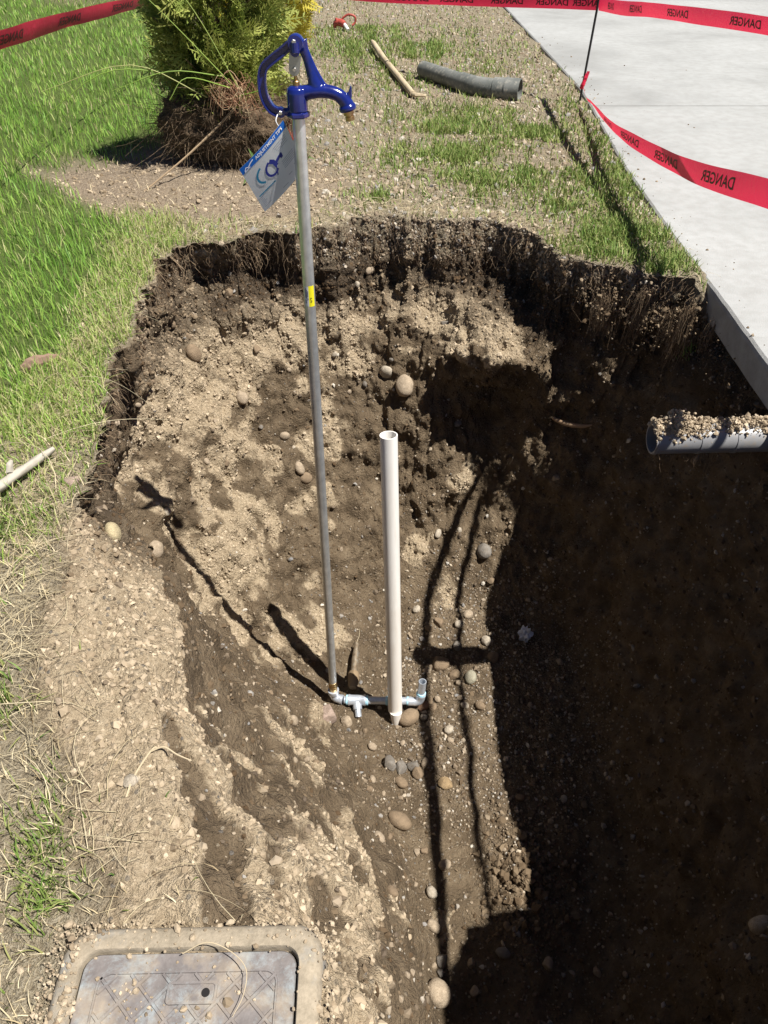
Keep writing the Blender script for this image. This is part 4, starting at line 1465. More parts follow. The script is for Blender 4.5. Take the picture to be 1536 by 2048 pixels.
tube(bm, crom([hp(-.213, 1.038), hp(-.190, .985), hp(-.164, .940), hp(-.150, .925)], 5), [.007, .007, .007, .007, .007, .007, .007, .007, .007, .007, .008, .008, .008, .008, .008, .008], 10)
lathe(bm, [(.020, -.0165), (.0225, -.010), (.0225, .010), (.020, .0165)], hp(-.2345, 1.041), (0, 1, 0), 24)
lathe(bm, [(.0225, -.007), (.0245, -.003), (.0245, .004), (.0225, .007)], hp(-.1015, .885), (.25, 0, -.97), 24)
fin = [(-.112, .917), (-.0985, .925), (-.0925, .941), (-.0885, .936), (-.0885, .912), (-.098, .905)]
a = [bm.verts.new(hp(x, z, -.006)) for x, z in fin]; b = [bm.verts.new(hp(x, z, .006)) for x, z in fin]
bm.faces.new(a); bm.faces.new(b[::-1])
for i in range(6):
    bm.faces.new((a[i], b[i], b[(i + 1) % 6], a[(i + 1) % 6]))
tube(bm, [hp(-.262, .8765), hp(-.288, .874)], .0105, 12)
bmesh.ops.recalc_face_normals(bm, faces=bm.faces)
me = bpy.data.meshes.new('head_casting'); bm.to_mesh(me); bm.free()
tmp = bpy.data.objects.new('tmp', me); COL.objects.link(tmp)
md = tmp.modifiers.new('r', 'REMESH'); md.mode = 'VOXEL'; md.voxel_size = .0016
md = tmp.modifiers.new('s', 'SMOOTH'); md.factor = .6; md.iterations = 7
me2 = evaluated(tmp)
bpy.data.objects.remove(tmp)
me2.polygons.foreach_set('use_smooth', np.full(len(me2.polygons), True))
me2.name = 'head_casting'
put(link('head_casting', me2, blue), hyd)

# lever handle: a loop of H section
hpath = crom([hp(-.228, 1.049), hp(-.246, 1.040), hp(-.272, 1.022), hp(-.300, 1.004), hp(-.323, .986), hp(-.332, .962), hp(-.333, .930), hp(-.327, .904), hp(-.314, .884), hp(-.300, .876), hp(-.288, .8745)], 6)
bm = bmesh.new()
sec = [(.0118, -.0130), (.0118, .0130), (.0070, .0130), (.0055, .0030), (-.0055, .0030), (-.0070, .0130), (-.0118, .0130), (-.0118, -.0130), (-.0070, -.0130), (-.0055, -.0030), (.0055, -.0030), (.0070, -.0130)]
rings = []
for i, p in enumerate(hpath):
    t_ = (hpath[min(i + 1, len(hpath) - 1)] - hpath[max(i - 1, 0)]).normalized()
    nn = Vector((-t_.z, 0, t_.x))
    f = min(1, i / 6)
    thick = 1 if 5 < i < len(hpath) - 5 else .9
    rings.append([bm.verts.new(p + nn * (u * (1.25 - .25 * f)) * thick + Vector((0, v_, 0))) for u, v_ in sec])
for r0, r1 in zip(rings[:-1], rings[1:]):
    for q_ in range(12):
        bm.faces.new((r0[q_], r1[q_], r1[(q_ + 1) % 12], r0[(q_ + 1) % 12]))
bm.faces.new(rings[0]); bm.faces.new(rings[-1][::-1])
bmesh.ops.recalc_face_normals(bm, faces=bm.faces)
bmesh.ops.bevel(bm, geom=[e for e in bm.edges if len(e.link_faces) == 2 and e.calc_face_angle(0) > .9], offset=.0012, segments=2, affect='EDGES')
lathe(bm, [(.0125, -.010), (.0135, -.008), (.0135, .008), (.0125, .010)], hp(-.288, .8745), (0, 1, 0), 20)
lathe(bm, [(.0195, -.0185), (.0205, -.016), (.0205, -.012), (.0195, -.010)], hp(-.2345, 1.042), (0, 1, 0), 24)
tube(bm, [hp(-.2365, 1.045, -.014), hp(-.2365, 1.022, -.014)], .0125, 14, squash=None)
lathe(bm, [(.0125, -.020), (.013, -.018), (.013, -.006), (.012, -.004)], hp(-.2365, 1.024), (0, 1, 0), 20)
bm_obj('handle', bm, blue, hyd, sm=False)
hd = hyd.children[-1]

bm = bmesh.new()      # steel link between lever and rod
prof = [(-.253, 1.020), (-.222, 1.012), (-.2275, .979)] + [(-.2425 + .0145 * math.cos(a), .9795 + .0145 * math.sin(a)) for a in np.linspace(0, -PI, 9)] + [(-.2575, .980)]
a = [bm.verts.new(hp(x, z, -.0075)) for x, z in prof]; b = [bm.verts.new(hp(x, z, -.0035)) for x, z in prof]
bm.faces.new(a); bm.faces.new(b[::-1])
for i in range(len(prof)):
    bm.faces.new((a[i], b[i], b[(i + 1) % len(prof)], a[(i + 1) % len(prof)]))
bmesh.ops.recalc_face_normals(bm, faces=bm.faces)
bm_obj('link_plate', bm, linkm, hyd, sm=False)


def hexbolt(x, z, y, r, t):
    bm = bmesh.new()
    lathe(bm, [(r, 0), (r, t * .75), (r * .8, t)], hp(x, z, y), (0, -1, 0), 6)
    bm_obj('bolt', bm, zinc, hyd, sm=False)


hexbolt(-.2375, 1.0465, -.0185, .0066, .006)
hexbolt(-.2365, 1.024, -.0200, .0045, .003)
hexbolt(-.2420, .9805, -.0075, .0062, .006)
hexbolt(-.2885, .8745, -.0100, .0060, .004)
bm = bmesh.new()
tube(bm, [hp(-.2415, .982), hp(-.2410, .93)], .0048, 12)
lathe(bm, [(.010, 0), (.010, .010), (.008, .012)], hp(-.2405, .941), seg=16)
bm_obj('plunger_rod', bm, brass, hyd)
bm = bmesh.new()
lathe(bm, [(.029, 0), (.0335, .003), (.0335, .013), (.030, .016)], hp(-.2405, .861), seg=6)
for v_ in bm.verts:
    pass
bmesh.ops.rotate(bm, verts=bm.verts, cent=hp(-.2405, .861), matrix=Matrix.Rotation(.35, 3, 'Z'))
bmesh.ops.bevel(bm, geom=list(bm.edges), offset=.0012, segments=2, affect='EDGES')
bm_obj('hex_nut', bm, blue, hyd, sm=False)
bm = bmesh.new()
ax = Vector((.22, 0, -.975))
lathe(bm, [(.0150, 0), (.0150, .008), (.0115, .009), (.0115, .013), (.0130, .014), (.0130, .024), (.0095, .024), (.0085, .006)], Vector(hp(-.0995, .877)), ax, 20)
bm_obj('brass_outlet', bm, brass, hyd, sm=False)

# price sticker wrapped on the pipe: white half, yellow half
def pipe_patch(name, z0, z1, a0, a1, r, mat, parent, n=14):
    bm = bmesh.new()
    cx, cy = -.2420, 2.3623
    rows = []
    for i in range(n + 1):
        a_ = a0 + (a1 - a0) * i / n
        rows.append([bm.verts.new((cx + r * math.sin(a_), cy - r * math.cos(a_), z)) for z in (z0, z1)])
    for p_, q_ in zip(rows[:-1], rows[1:]):
        bm.faces.new((p_[0], q_[0], q_[1], p_[1]))
    return bm_obj(name, bm, mat, parent)


paper_w = M('sticker_white', (.66, .67, .72), .45).m
paper_y = M('sticker_yellow', (.80, .72, .02), .4).m
ink = M('ink_grey', (.16, .17, .24), .6).m
inky = M('ink_olive', (.22, .19, .01), .6).m
st = pipe_patch('price_sticker', .305, .372, -.72, -.02, .0192, paper_w, hyd)
pipe_patch('yellow_half', .304, .374, -.02, 1.0, .0192, paper_y, st)
for z0, z1, a0, a1 in ((.341, .366, -.62, -.46), (.335, .347, -.60, -.42), (.316, .327, -.62, -.44), (.330, .362, -.40, -.28), (.338, .358, -.22, -.10), (.328, .333, -.22, -.08)):
    pipe_patch('print_line', z0, z1, a0, a1, .0196, ink, st, 3)
for z0, z1, a0, a1 in ((.331, .335, .22, .5), (.327, .335, .2, .3), (.320, .326, .28, .52), (.3175, .322, .24, .42)):
    pipe_patch('print_line', z0, z1, a0, a1, .0196, inky, st, 3)

galv_pipe = galv
k = M('new_galvanised', rough=.36, metal=.55)
k.col(k.ramp(k.noise(24, 4, .6, k.co()), [(.3, (.44, .48, .54)), (.7, (.66, .70, .76))])); galv = k.m
# galvanised fittings at the foot
Z0 = -1.755
bm = bmesh.new()
lathe(bm, [(.0195, 0), (.0195, .035), (.0215, .036), (.0215, .044), (.0195, .046), (.0192, .075)], (-.250, 2.345, -1.725), seg=20)
bm_obj('brass_foot', bm, brass, hyd)
bm = bmesh.new()
tube(bm, crom([(-.250, 2.343, -1.712), (-.249, 2.341, -1.744), (-.236, 2.334, -1.764), (-.205, 2.325, -1.768)], 5), [.028, .028, .028, .027, .0265, .0225, .0225, .0225, .0225, .0225, .0225, .0225, .0225, .0235, .0245, .0245], 18)
bm_obj('steel_elbow', bm, galv, hyd)


def seal_ring(p, axis, r):
    bm = bmesh.new()
    lathe(bm, [(r * .92, -.006), (r, -.004), (r * 1.02, .001), (r, .005), (r * .92, .007)], p, axis, 18)
    for v_ in bm.verts:
        v_.co += Vector((random.uniform(-1, 1), random.uniform(-1, 1), random.uniform(-1, 1))) * .0012
    bm_obj('thread_sealant', bm, seal, hyd)


A_ = Vector((-.205, 2.325, -1.768)); B_ = Vector((.142, 2.313, -1.762))
def on(t): return A_.lerp(B_, t)
dirn = (B_ - A_).normalized()
bm = bmesh.new(); tube(bm, [on(.02), on(.95)], .0195, 18); bm_obj('steel_nipple', bm, galv, hyd)
bm = bmesh.new()
tube(bm, [on(.08), on(.10), on(.12), on(.29), on(.31), on(.33)], [.0275, .0285, .0260, .0260, .0285, .0275], 18)
bm_obj('steel_tee', bm, galv, hyd)
bm = bmesh.new()
tp = on(.20)
tube(bm, [tp, tp + Vector((.006, -.045, -.018))], .0225, 16)
tube(bm, [tp + Vector((.005, -.035, -.014)), tp + Vector((.010, -.074, -.036))], .0165, 16)
bm_obj('drain_nipple', bm, galv, hyd)
for t_ in (.065, .345, .63, .93):
    seal_ring(on(t_), dirn, (.0245 if t_ < .5 else .0218))
bm = bmesh.new()
tube(bm, [on(.60), on(.66)], [.0210, .0210], 6)
bm_obj('hex_bushing', bm, galv, hyd, sm=False)
bm = bmesh.new()
tube(bm, crom([on(.94), B_ + Vector((.020, -.002, .001)), B_ + Vector((.036, .002, .016)), B_ + Vector((.040, .006, .046))], 5), [.0235, .0235, .0225, .0225, .0225, .0225, .0225, .0225, .0225, .0225, .0225, .0225, .0225, .0230, .0245, .0245], 18)
bm_obj('steel_elbow', bm, galv, hyd)
bm = bmesh.new()
pipe_shell(bm, [B_ + Vector((.040, .006, .04)), B_ + Vector((.045, .012, .14))], .0190, .0155, 20)
bm_obj('steel_riser', bm, galv, hyd)
seal_ring(B_ + Vector((.0405, .0065, .053)), (0, .05, 1), .0225)

# ------------------------------------------------------------------ the hang tag
tag = thing('hang_tag', 'white paper instruction tag with blue header hanging from the hydrant handle', 'tag', (-.30, 2.33, .86))
O_ = Vector((-.406, 2.268, .750)); Wv = Vector((.1235, .080, .108)); Lv = Vector((.047, .112, -.158))
Nt = Wv.cross(Lv).normalized()
if Nt.y > 0:
    Nt = -Nt


def tg(u, v_, off=0.0):
    bow = .006 * math.sin(PI * u) - .006 * v_ * v_
    return O_ + Wv * u + Lv * v_ + Nt * (bow + off)


def tag_grid(name, u0, u1, v0, v1, off, mat, nu=14, nv=14, cutcorner=0.0):
    bm = bmesh.new()
    g_ = [[bm.verts.new(tg(u0 + (u1 - u0) * i / nu, v0 + (v1 - v0) * j / nv, off)) for j in range(nv + 1)] for i in range(nu + 1)]
    for i in range(nu):
        for j in range(nv):
            bm.faces.new((g_[i][j], g_[i + 1][j], g_[i + 1][j + 1], g_[i][j + 1]))
    return bm_obj(name, bm, mat, tag)


k = M('tag_paper', (.78, .79, .81), .5); k.translucent((.74, .76, .82), .45); paper = k.m
hdr = M('tag_header_blue', (.012, .13, .52), .4).m
inkb = M('tag_ink_blue', (.02, .03, .22), .5).m
inkc = M('tag_ink_cyan', (.02, .20, .36), .5).m
inkg = M('tag_ink_grey', (.30, .31, .38), .6).m
white = M('tag_ink_white', (.85, .87, .9), .5).m
tag_grid('tag_sheet', 0, 1, 0, 1, 0, paper)
tag_grid('tag_header', .0, 1, 0.0, .125, .0007, hdr, 14, 2)


def text_mesh(body, bold=.02):
    cu = bpy.data.curves.new('t', 'FONT'); cu.body = body; cu.offset = bold; cu.resolution_u = 3
    ob = bpy.data.objects.new('t', cu); COL.objects.link(ob)
    me = evaluated(ob)
    bpy.data.objects.remove(ob)
    V = np.array([v_.co[:] for v_ in me.vertices])
    F = [tuple(p.vertices) for p in me.polygons]
    V[:, 0] -= V[:, 0].min(); V[:, 1] -= V[:, 1].min()
    w_, h_ = V[:, 0].max(), V[:, 1].max()
    return V / np.array((w_, h_, 1)), F, w_ / h_


def map_text(name, body, fn, mat, parent, mirror=False, bold=.02):
    V, F, asp = text_mesh(body, bold)
    bm = bmesh.new()
    vs = [bm.verts.new(fn(1 - v_[0] if mirror else v_[0], v_[1])) for v_ in V]
    for f in F:
        try:
            bm.faces.new([vs[i] for i in f])
        except ValueError:
            pass
    bmesh.ops.triangulate(bm, faces=bm.faces)
    return bm_obj(name, bm, mat, parent, sm=False)


map_text('lettering', 'ADJUSTMENT TIPS', lambda a, b: tg(.30 + .62 * a, .105 - .075 * b, .0013), white, tag)
def tag_poly(name, pts, mat, off=.0013):
    bm = bmesh.new()
    bm.faces.new([bm.verts.new(tg(u, v_, off)) for u, v_ in pts])
    bmesh.ops.triangulate(bm, faces=bm.faces)
    return bm_obj(name, bm, mat, tag, sm=False)


def tag_line(name, pts, w_, mat, off=.0013):
    bm = bmesh.new()
    pts = [Vector((u, v_, 0)) for u, v_ in pts]
    L_, R_ = [], []
    for i, p in enumerate(pts):
        t_ = (pts[min(i + 1, len(pts) - 1)] - pts[max(i - 1, 0)]).normalized()
        n_ = Vector((-t_.y, t_.x, 0)) * w_ / 2
        L_.append(bm.verts.new(tg(p.x + n_.x, p.y + n_.y, off))); R_.append(bm.verts.new(tg(p.x - n_.x, p.y - n_.y, off)))
    for i in range(len(pts) - 1):
        bm.faces.new((L_[i], L_[i + 1], R_[i + 1], R_[i]))
    return bm_obj(name, bm, mat, tag, sm=False)


tag_line('logo_mark', [(.06, .10), (.10, .06), (.14, .085), (.20, .05), (.26, .035)], .018, white)
tag_line('logo_mark', [(.05, .112), (.11, .108), (.17, .10)], .012, white)
# printed picture of a hydrant head, swung with the sheet
def arc(cx, cy, rx, ry, a0, a1, n=10):
    return [(cx + rx * math.cos(a), cy + ry * math.sin(a)) for a in np.linspace(a0, a1, n)]
tag_line('printed_handle', arc(.34, .40, .17, .15, PI * 1.40, PI * .65), .035, inkc)
tag_line('printed_hydrant', arc(.47, .43, .12, .13, -PI * .55, -PI * 1.75, 14), .04, inkb)
tag_line('printed_hydrant', [(.47, .30), (.53, .36), (.56, .47)], .07, inkb)
tag_line('printed_hydrant', [(.52, .43), (.66, .38), (.71, .40)], .055, inkb)
tag_line('printed_hydrant', [(.70, .35), (.70, .44)], .05, inkb)
tag_line('printed_pipe', [(.545, .47), (.50, .62)], .022, inkb)
tag_line('printed_pipe', [(.505, .47), (.46, .62)], .014, inkg)
tag_line('print_line', arc(.22, .52, .12, .03, PI * .1, PI * .9), .006, inkg)
for i in range(4):
    tag_line('print_line', [(.62 + .02 * i, .19 + .035 * i), (.92, .19 + .035 * i)], .007, inkg)
for i in range(5):
    tag_line('print_line', [(.66, .50 + .035 * i), (.93, .50 + .035 * i)], .008, inkg)
tag_line('print_line', [(.05, .665), (.42, .665)], .022, inkc)
for i in range(7):
    tag_line('print_line', [(.05, .71 + .033 * i), (.05 + [.9, .86, .9, .7, .88, .9, .55][i], .71 + .033 * i)], .009, inkg)
bm = bmesh.new()
tube(bm, crom([hp(-.294, .872, -.004), (-.298, 2.35, .868), (-.301, 2.342, .855), tuple(tg(.90, .07, .002))], 4), .0016, 6)
bm_obj('tag_loop', bm, M('clear_plastic', (.75, .75, .75), .3).m, tag)
loop2 = crom([(-.262, 2.346, .860), (-.268, 2.344, .842), (-.262, 2.341, .822), (-.257, 2.343, .808), (-.259, 2.346, .83), (-.257, 2.35, .858)], 5)
bm = bmesh.new(); tube(bm, loop2, .0010, 5); o = bm_obj('red_twine', bm, M('red_twine', (.30, .03, .02), .8).m, tag)

# ------------------------------------------------------------------ white plastic pipe
k = M('white_pvc', (.72, .70, .66), .38, 0, .5)
co = k.co('World')
sx = k.n('ShaderNodeSeparateXYZ'); k.l(co, sx.inputs[0])
n1 = k.noise(18, 4, .6, co)
dirt = k.math('ADD', k.math('MULTIPLY', sx.outputs[2], -1.0), k.math('MULTIPLY', n1, .9))
dm = k.ramp(k.math('SUBTRACT', dirt, .9), [(.35, (0, 0, 0)), (1.0, (.22, .22, .22))])
mp = k.n('ShaderNodeMapping'); mp.inputs['Scale'].default_value = (60, 60, 2.0); k.l(co, mp.inputs[0])
n2 = k.noise(1, 4, .6, mp.outputs[0])
base = k.mix(k.ramp(n2, [(.45, (0, 0, 0)), (.75, (.35, .35, .35))]), (.80, .775, .735), (.60, .54, .46))
k.col(k.mix(dm, base, (.50, .39, .26)))
k.bump(n2, .0008, .3)
pvc = k.m
pv = thing('plastic_pipe', 'white plastic pipe with open top standing upright in the pit beside the steel one', 'pipe', (.054, 2.262, -1.80))
bm = bmesh.new()
pipe_shell(bm, [(.0545, 2.262, -1.76), (.0365, 2.342, -1.0), (.0175, 2.420, -.250)], .0345, .0300, 40)
bm_obj('pipe_body', bm, pvc, pv)
bm = bmesh.new()      # split tail below the cut end
tube(bm, [(.058, 2.245, -1.755), (.0575, 2.236, -1.79), (.057, 2.23, -1.825)], [.030, .0245, .019], 24)
bm_obj('cut_tail', bm, pvc, pv)

# ------------------------------------------------------------------ old stub in the floor
stub = thing('old_pipe_stub', 'short rusty muddy pipe stub with coupling lying in the soil behind the plumbing', 'pipe', (-.157, 2.40, -1.77))
bm = bmesh.new(); tube(bm, [(-.143, 2.64, -1.715), (-.149, 2.55, -1.728), (-.153, 2.47, -1.74)], [.012, .0175, .0185], 16, jag=.08); bm_obj('stub_pipe', bm, dirtysteel, stub)
bm = bmesh.new(); tube(bm, [(-.152, 2.475, -1.735), (-.153, 2.465, -1.738), (-.155, 2.425, -1.748), (-.156, 2.405, -1.755), (-.157, 2.39, -1.757)], [.022, .027, .027, .023, .020], 8, jag=.06); bm_obj('pipe_coupling', bm, M('muddy_fitting', (.22, .155, .09), .85).m, stub)
bm = bmesh.new(); tube(bm, [(-.143, 2.64, -1.705), (-.130, 2.67, -1.69), (-.127, 2.69, -1.655)], .0011, 5); bm_obj('straw_wisp', bm, M('straw_wisp', (.5, .42, .28), .8).m, stub)

n = 150
yy = RNG.uniform(2.0, 9.5, n)
P = np.stack([np.interp(yy, EDGE_Y, EDGE_X) + .02 + np.abs(RNG.normal(0, .10, n)) + (RNG.random(n) < .12) * RNG.uniform(0, 1.2, n), yy, np.full(n, .0135)], 1)
V, t, ti = lumps(P, np.clip(RNG.lognormal(math.log(.0028), .6, n), .0012, .010), np.clip(RNG.normal(.45, .2, n), 0, 1), 1, (.6, 1), .22)
stuff('slab_crumbs', V, None, t, ti, clod_m, False)

# ------------------------------------------------------------------ grey pipe sticking out of the right wall
k = M('grey_drain_pipe', rough=.42, spec=.5)
n1 = k.noise(22, 4, .65, k.co('World')); n2 = k.noise(5, 3, .6, k.co('World'))
c = k.ramp(n2, [(.3, (.20, .20, .205)), (.7, (.30, .30, .305))])
k.col(k.mix(k.ramp(n1, [(.55, (0, 0, 0)), (.72, (.85, .85, .85))]), c, (.30, .24, .17)))
k.bump(n1, .002, .4)
greypipe = k.m
inside_dark = M('pipe_inside', (.05, .045, .04), .8).m
gp = thing('drain_pipe', 'grey drain pipe with soil on top poking out of the pit wall under the driveway', 'pipe', (1.3, 2.285, -.16))
GA0 = Vector((.952, 2.262, -.158)); GB0 = Vector((1.75, 2.30, -.165))
bm = bmesh.new(); pipe_shell(bm, [GA0, GA0.lerp(GB0, .3), GB0], .0545, .0480, 40); bm_obj('pipe_body', bm, greypipe, gp)
dg_ = (GB0 - GA0).normalized()
for t_, w_ in ((.008, .008), (.20, .010), (.36, .012)):
    bm = bmesh.new(); pipe_shell(bm, [GA0 + dg_ * t_ * .8, GA0 + dg_ * (t_ * .8 + w_)], .0568, .0535, 40); bm_obj('pipe_collar', bm, greypipe, gp)
n = 6500
tt = RNG.random(n); tt = np.where(RNG.random(n) < .5, RNG.normal(.10, .07, n), RNG.uniform(.0, .8, n)); tt = np.clip(tt, 0, .85)
an = RNG.normal(.10, .42, n)
dens = .4 + .6 * (fbm(np.stack([tt * 9, 0 * tt, 0 * tt], 1), 1, 2) > -.15)
keep = RNG.random(n) < dens
tt, an = tt[keep], an[keep]; n = len(tt)
hgt = .054 + np.abs(RNG.normal(0, .010, n)) * np.maximum(0, np.cos(an * 1.4)) * (1 + 1.2 * np.exp(-((tt - .09) / .05) ** 2))
P = np.stack([GA0.x + (GB0.x - GA0.x) * tt, GA0.y + (GB0.y - GA0.y) * tt + np.sin(an) * hgt, GA0.z + np.cos(an) * hgt], 1)
V, t, ti = lumps(P, np.clip(RNG.lognormal(math.log(.0027), .6, n), .0012, .011), np.clip(RNG.normal(.76, .14, n), 0, 1), 1, (.7, 1), .24)
o = stuff('soil_on_pipe', V, None, t, ti, clod_m, False)
n = 150
x0 = RNG.uniform(.96, 1.55, n)
paths = np.stack([x0, 2.262 + (x0 - .95) * .05 + RNG.normal(-.01, .025, n), np.full(n, -.208)], 1)[:, None] + np.cumsum(RNG.normal(0, .005, (n, 6, 3)), 1) + np.array((0, 0, -1.0)) * (RNG.gamma(2, .018, n)[:, None] * np.linspace(0, 1, 6)[None])[..., None]
V, q, ti = strands(paths, RNG.uniform(.0006, .0013, n), np.clip(RNG.normal(.45, .2, n), 0, 1))
stuff('pipe_rootlets', V, q, None, ti, root_m)

# turf clods and roots hanging at the far-right corner, some catching the sun
P, r = [], []
for (x, y, z, s_, m_) in ((1.00, 3.30, -.10, .060, 70), (1.03, 3.27, -.15, .045, 50), (1.16, 3.24, -.06, .022, 25), (1.165, 3.235, -.13, .020, 25), (1.17, 3.23, -.19, .020, 25), (1.27, 3.17, -.15, .05, 50), (1.33, 3.14, -.10, .04, 40), (1.24, 3.20, -.20, .03, 30), (1.36, 3.10, -.14, .025, 25), (1.35, 3.11, -.21, .02, 20), (1.22, 3.20, -.30, .03, 16), (1.44, 3.09, -.17, .05, 60), (1.43, 2.97, -.17, .04, 40), (1.44, 2.85, -.17, .04, 40), (1.44, 2.75, -.18, .04, 40), (1.45, 2.6, -.18, .04, 40), (1.45, 2.45, -.18, .04, 40)):
    m_ = m_ * 2; s_ = s_ * 1.3; pp = RNG.normal(0, 1, (m_, 3)) * s_ * np.array((.7, .5, .8)) + np.array((x, y, z)); P.append(pp)
    r.append(np.clip(RNG.lognormal(math.log(.0036), .6, len(pp)), .0015, .012))
P = np.concatenate(P); r = np.concatenate(r)
V, t, ti = lumps(P, r, np.clip(RNG.normal(.27, .15, len(P)), 0, 1), 1, (.7, 1), .26)
stuff('turf_clods', V, None, t, ti, clod_m, False)
P = []
for (x, y, z, m_, L_) in ((1.00, 3.29, -.10, 130, .17), (1.03, 3.27, -.14, 60, .14), (1.165, 3.235, -.05, 130, .26), (1.33, 3.12, -.08, 140, .22), (1.27, 3.17, -.12, 80, .16), (1.36, 3.10, -.16, 60, .22), (1.30, 3.15, -.22, 30, .15), (1.40, 3.02, -.1, 50, .12)):
    tt = np.linspace(0, 1, 7)
    st_ = RNG.normal(0, 1, (m_, 3)) * np.array((.018, .012, .02)) + np.array((x, y, z))
    P.append(st_[:, None] + np.array((-.12, -.05, -1.0)) * (RNG.uniform(.3, 1, m_) * L_)[:, None, None] * tt[None, :, None] + np.cumsum(RNG.normal(0, .004, (m_, 7, 3)), 1))
P = np.concatenate(P)
V, q, ti = strands(P, RNG.uniform(.0006, .0018, len(P)), np.clip(RNG.normal(.75, .2, len(P)), 0, 1))
stuff('corner_roots', V, q, None, ti, root_m)
n = 110
b = np.stack([RNG.normal(1.375, .02, n), RNG.normal(3.10, .02, n), RNG.uniform(-.33, -.24, n)], 1)
V, q, t, ti = blades(b, RNG.uniform(.03, .08, n), np.full(n, .0045), np.clip(RNG.normal(.8, .15, n), .3, .97), np.clip(RNG.normal(.5, .2, n), 0, 1))
stuff('hanging_grass', V, q, t, ti, weed_m)

# woody root showing at the far-right wall
bm = bmesh.new(); tube(bm, crom([(.868, 3.47, -.822), (.905, 3.44, -.842), (.965, 3.40, -.848), (1.03, 3.36, -.835), (1.075, 3.335, -.812)], 5), [.004 + .009 * math.sin(PI * i / 20) for i in range(21)], 10, squash=[.6] * 21, jag=.06)
o = bm_obj('woody_root', bm, M('root_wood', (.30, .20, .12), .8).m); o.parent = ground

# ------------------------------------------------------------------ heap of loose clods at the sun edge
dH = np.exp(-(((QX - .58) / .15) ** 2 + ((QY - 1.44) / .2) ** 2)) * QF
P, Nn = sample(dH, 1300)
n = len(P)
V, t, ti = lumps(P, np.clip(RNG.lognormal(math.log(.0055), .65, n), .002, .022), np.clip(RNG.normal(.24, .09, n), 0, 1), 1, (.7, 1), .22)
stuff('clod_heap', V, None, t, ti, clod_m, False)

# ------------------------------------------------------------------ things lying in the yard
k = M('weathered_grey_pipe', rough=.75)
n1 = k.noise(30, 5, .65, k.co('World')); n2 = k.noise(6, 3, .6, k.co('World'))
c = k.ramp(n2, [(.3, (.09, .098, .09)), (.7, (.17, .175, .162))])
k.col(k.mix(k.ramp(n1, [(.52, (0, 0, 0)), (.7, (.8, .8, .8))]), c, (.33, .31, .26)))
k.bump(n1, .004, .5)
yp = k.m
lp = thing('bent_drain_pipe', 'weathered grey drain pipe with elbow and flared hub lying in the weeds', 'pipe', (.66, 6.95, 0))
pa = [(.335, 7.48, .072), (.50, 7.20, .070), (.655, 6.94, .068)]
bm = bmesh.new(); pipe_shell(bm, pa, .064, .056, 32); bm_obj('straight_length', bm, yp, lp)
el = crom([(.628, 6.985, .068), (.69, 6.885, .068), (.745, 6.815, .068), (.83, 6.755, .068), (.875, 6.735, .068)], 5)
bm = bmesh.new(); pipe_shell(bm, el, .0725, .060, 32); bm_obj('elbow', bm, yp, lp)
h0, h1 = Vector((.86, 6.742, .070)), Vector((1.055, 6.665, .072))
bm = bmesh.new(); pipe_shell(bm, [h0, h0.lerp(h1, .42)], .080, .064, 32); bm_obj('hub_ring', bm, yp, lp)
bm = bmesh.new(); pipe_shell(bm, [h0.lerp(h1, .43), h0.lerp(h1, .55), h1], .083, .075, 32); bm_obj('hub', bm, yp, lp)
bm = bmesh.new(); pipe_shell(bm, [h0.lerp(h1, .46), h0.lerp(h1, .50)], .0855, .082, 32); bm_obj('hub_bead', bm, yp, lp)

k = M('bare_wood', rough=.75)
mp = k.n('ShaderNodeMapping'); mp.inputs['Scale'].default_value = (40, 6, 40); k.l(k.co('World'), mp.inputs[0])
k.col(k.ramp(k.noise(1, 4, .6, mp.outputs[0]), [(.3, (.33, .25, .155)), (.6, (.50, .41, .27)), (.8, (.38, .30, .20))]))
k.bump(k.noise(1, 4, .6, mp.outputs[0]), .003, .4)
wood = k.m
stick = thing('wooden_pole', 'long pale wooden pole lying in the yard behind the hydrant spout', 'pole', (.05, 7.8, .03))
bm = bmesh.new(); pth = crom([(-.118, 8.85, .075), (-.02, 8.2, .055), (.10, 7.5, .040), (.228, 6.74, .030)], 5)
tube(bm, pth, [.014] + [.026] * 5 + [.025] * 5 + [.024] * 5, 12, jag=.03)
bm_obj('pole_shaft', bm, wood, stick)
bm = bmesh.new(); tube(bm, [(.226, 6.75, .03), (.25, 6.70, .034), (.33, 6.69, .03)], [.020, .017, .010], 8, jag=.1); bm_obj('splintered_end', bm, wood, stick)

redm = M('red_paint_faded', (.36, .05, .035), .55)
redm.col(redm.ramp(redm.noise(20, 4, .6, redm.co('World')), [(.3, (.26, .03, .022)), (.7, (.46, .085, .06))])); redm = redm.m
old = thing('old_hydrant_head', 'discarded red hydrant head with loop handle and white pipe end lying in grass', 'hydrant head', (-.43, 10.0, 0))
bm = bmesh.new()
tube(bm, crom([(-.44, 10.0, .13), (-.40, 9.98, .20), (-.30, 9.98, .25), (-.19, 9.98, .22), (-.19, 9.98, .13), (-.24, 9.96, .09)], 5), .018, 10); bm_obj('loop_handle', bm, redm, old)
bm = bmesh.new()
tube(bm, crom([(-.56, 10.0, .05), (-.53, 10.0, .12), (-.45, 9.98, .13), (-.37, 9.9, .11)], 5), [.03, .03, .033, .04, .045, .05, .055, .058, .06, .06, .062, .062, .062, .06, .055, .05], 14)
tube(bm, [(-.50, 9.98, .13), (-.53, 9.98, .20)], [.035, .022], 10); bm_obj('red_body', bm, redm, old)
bm = bmesh.new(); tube(bm, [(-.375, 9.91, .11), (-.30, 9.72, .045)], [.032, .032], 14); bm_obj('pipe_end', bm, M('white_paint', (.68, .67, .62), .5).m, old)

old.scale = (.62, .62, .62); old.location = (-.47, 10.0, 0)
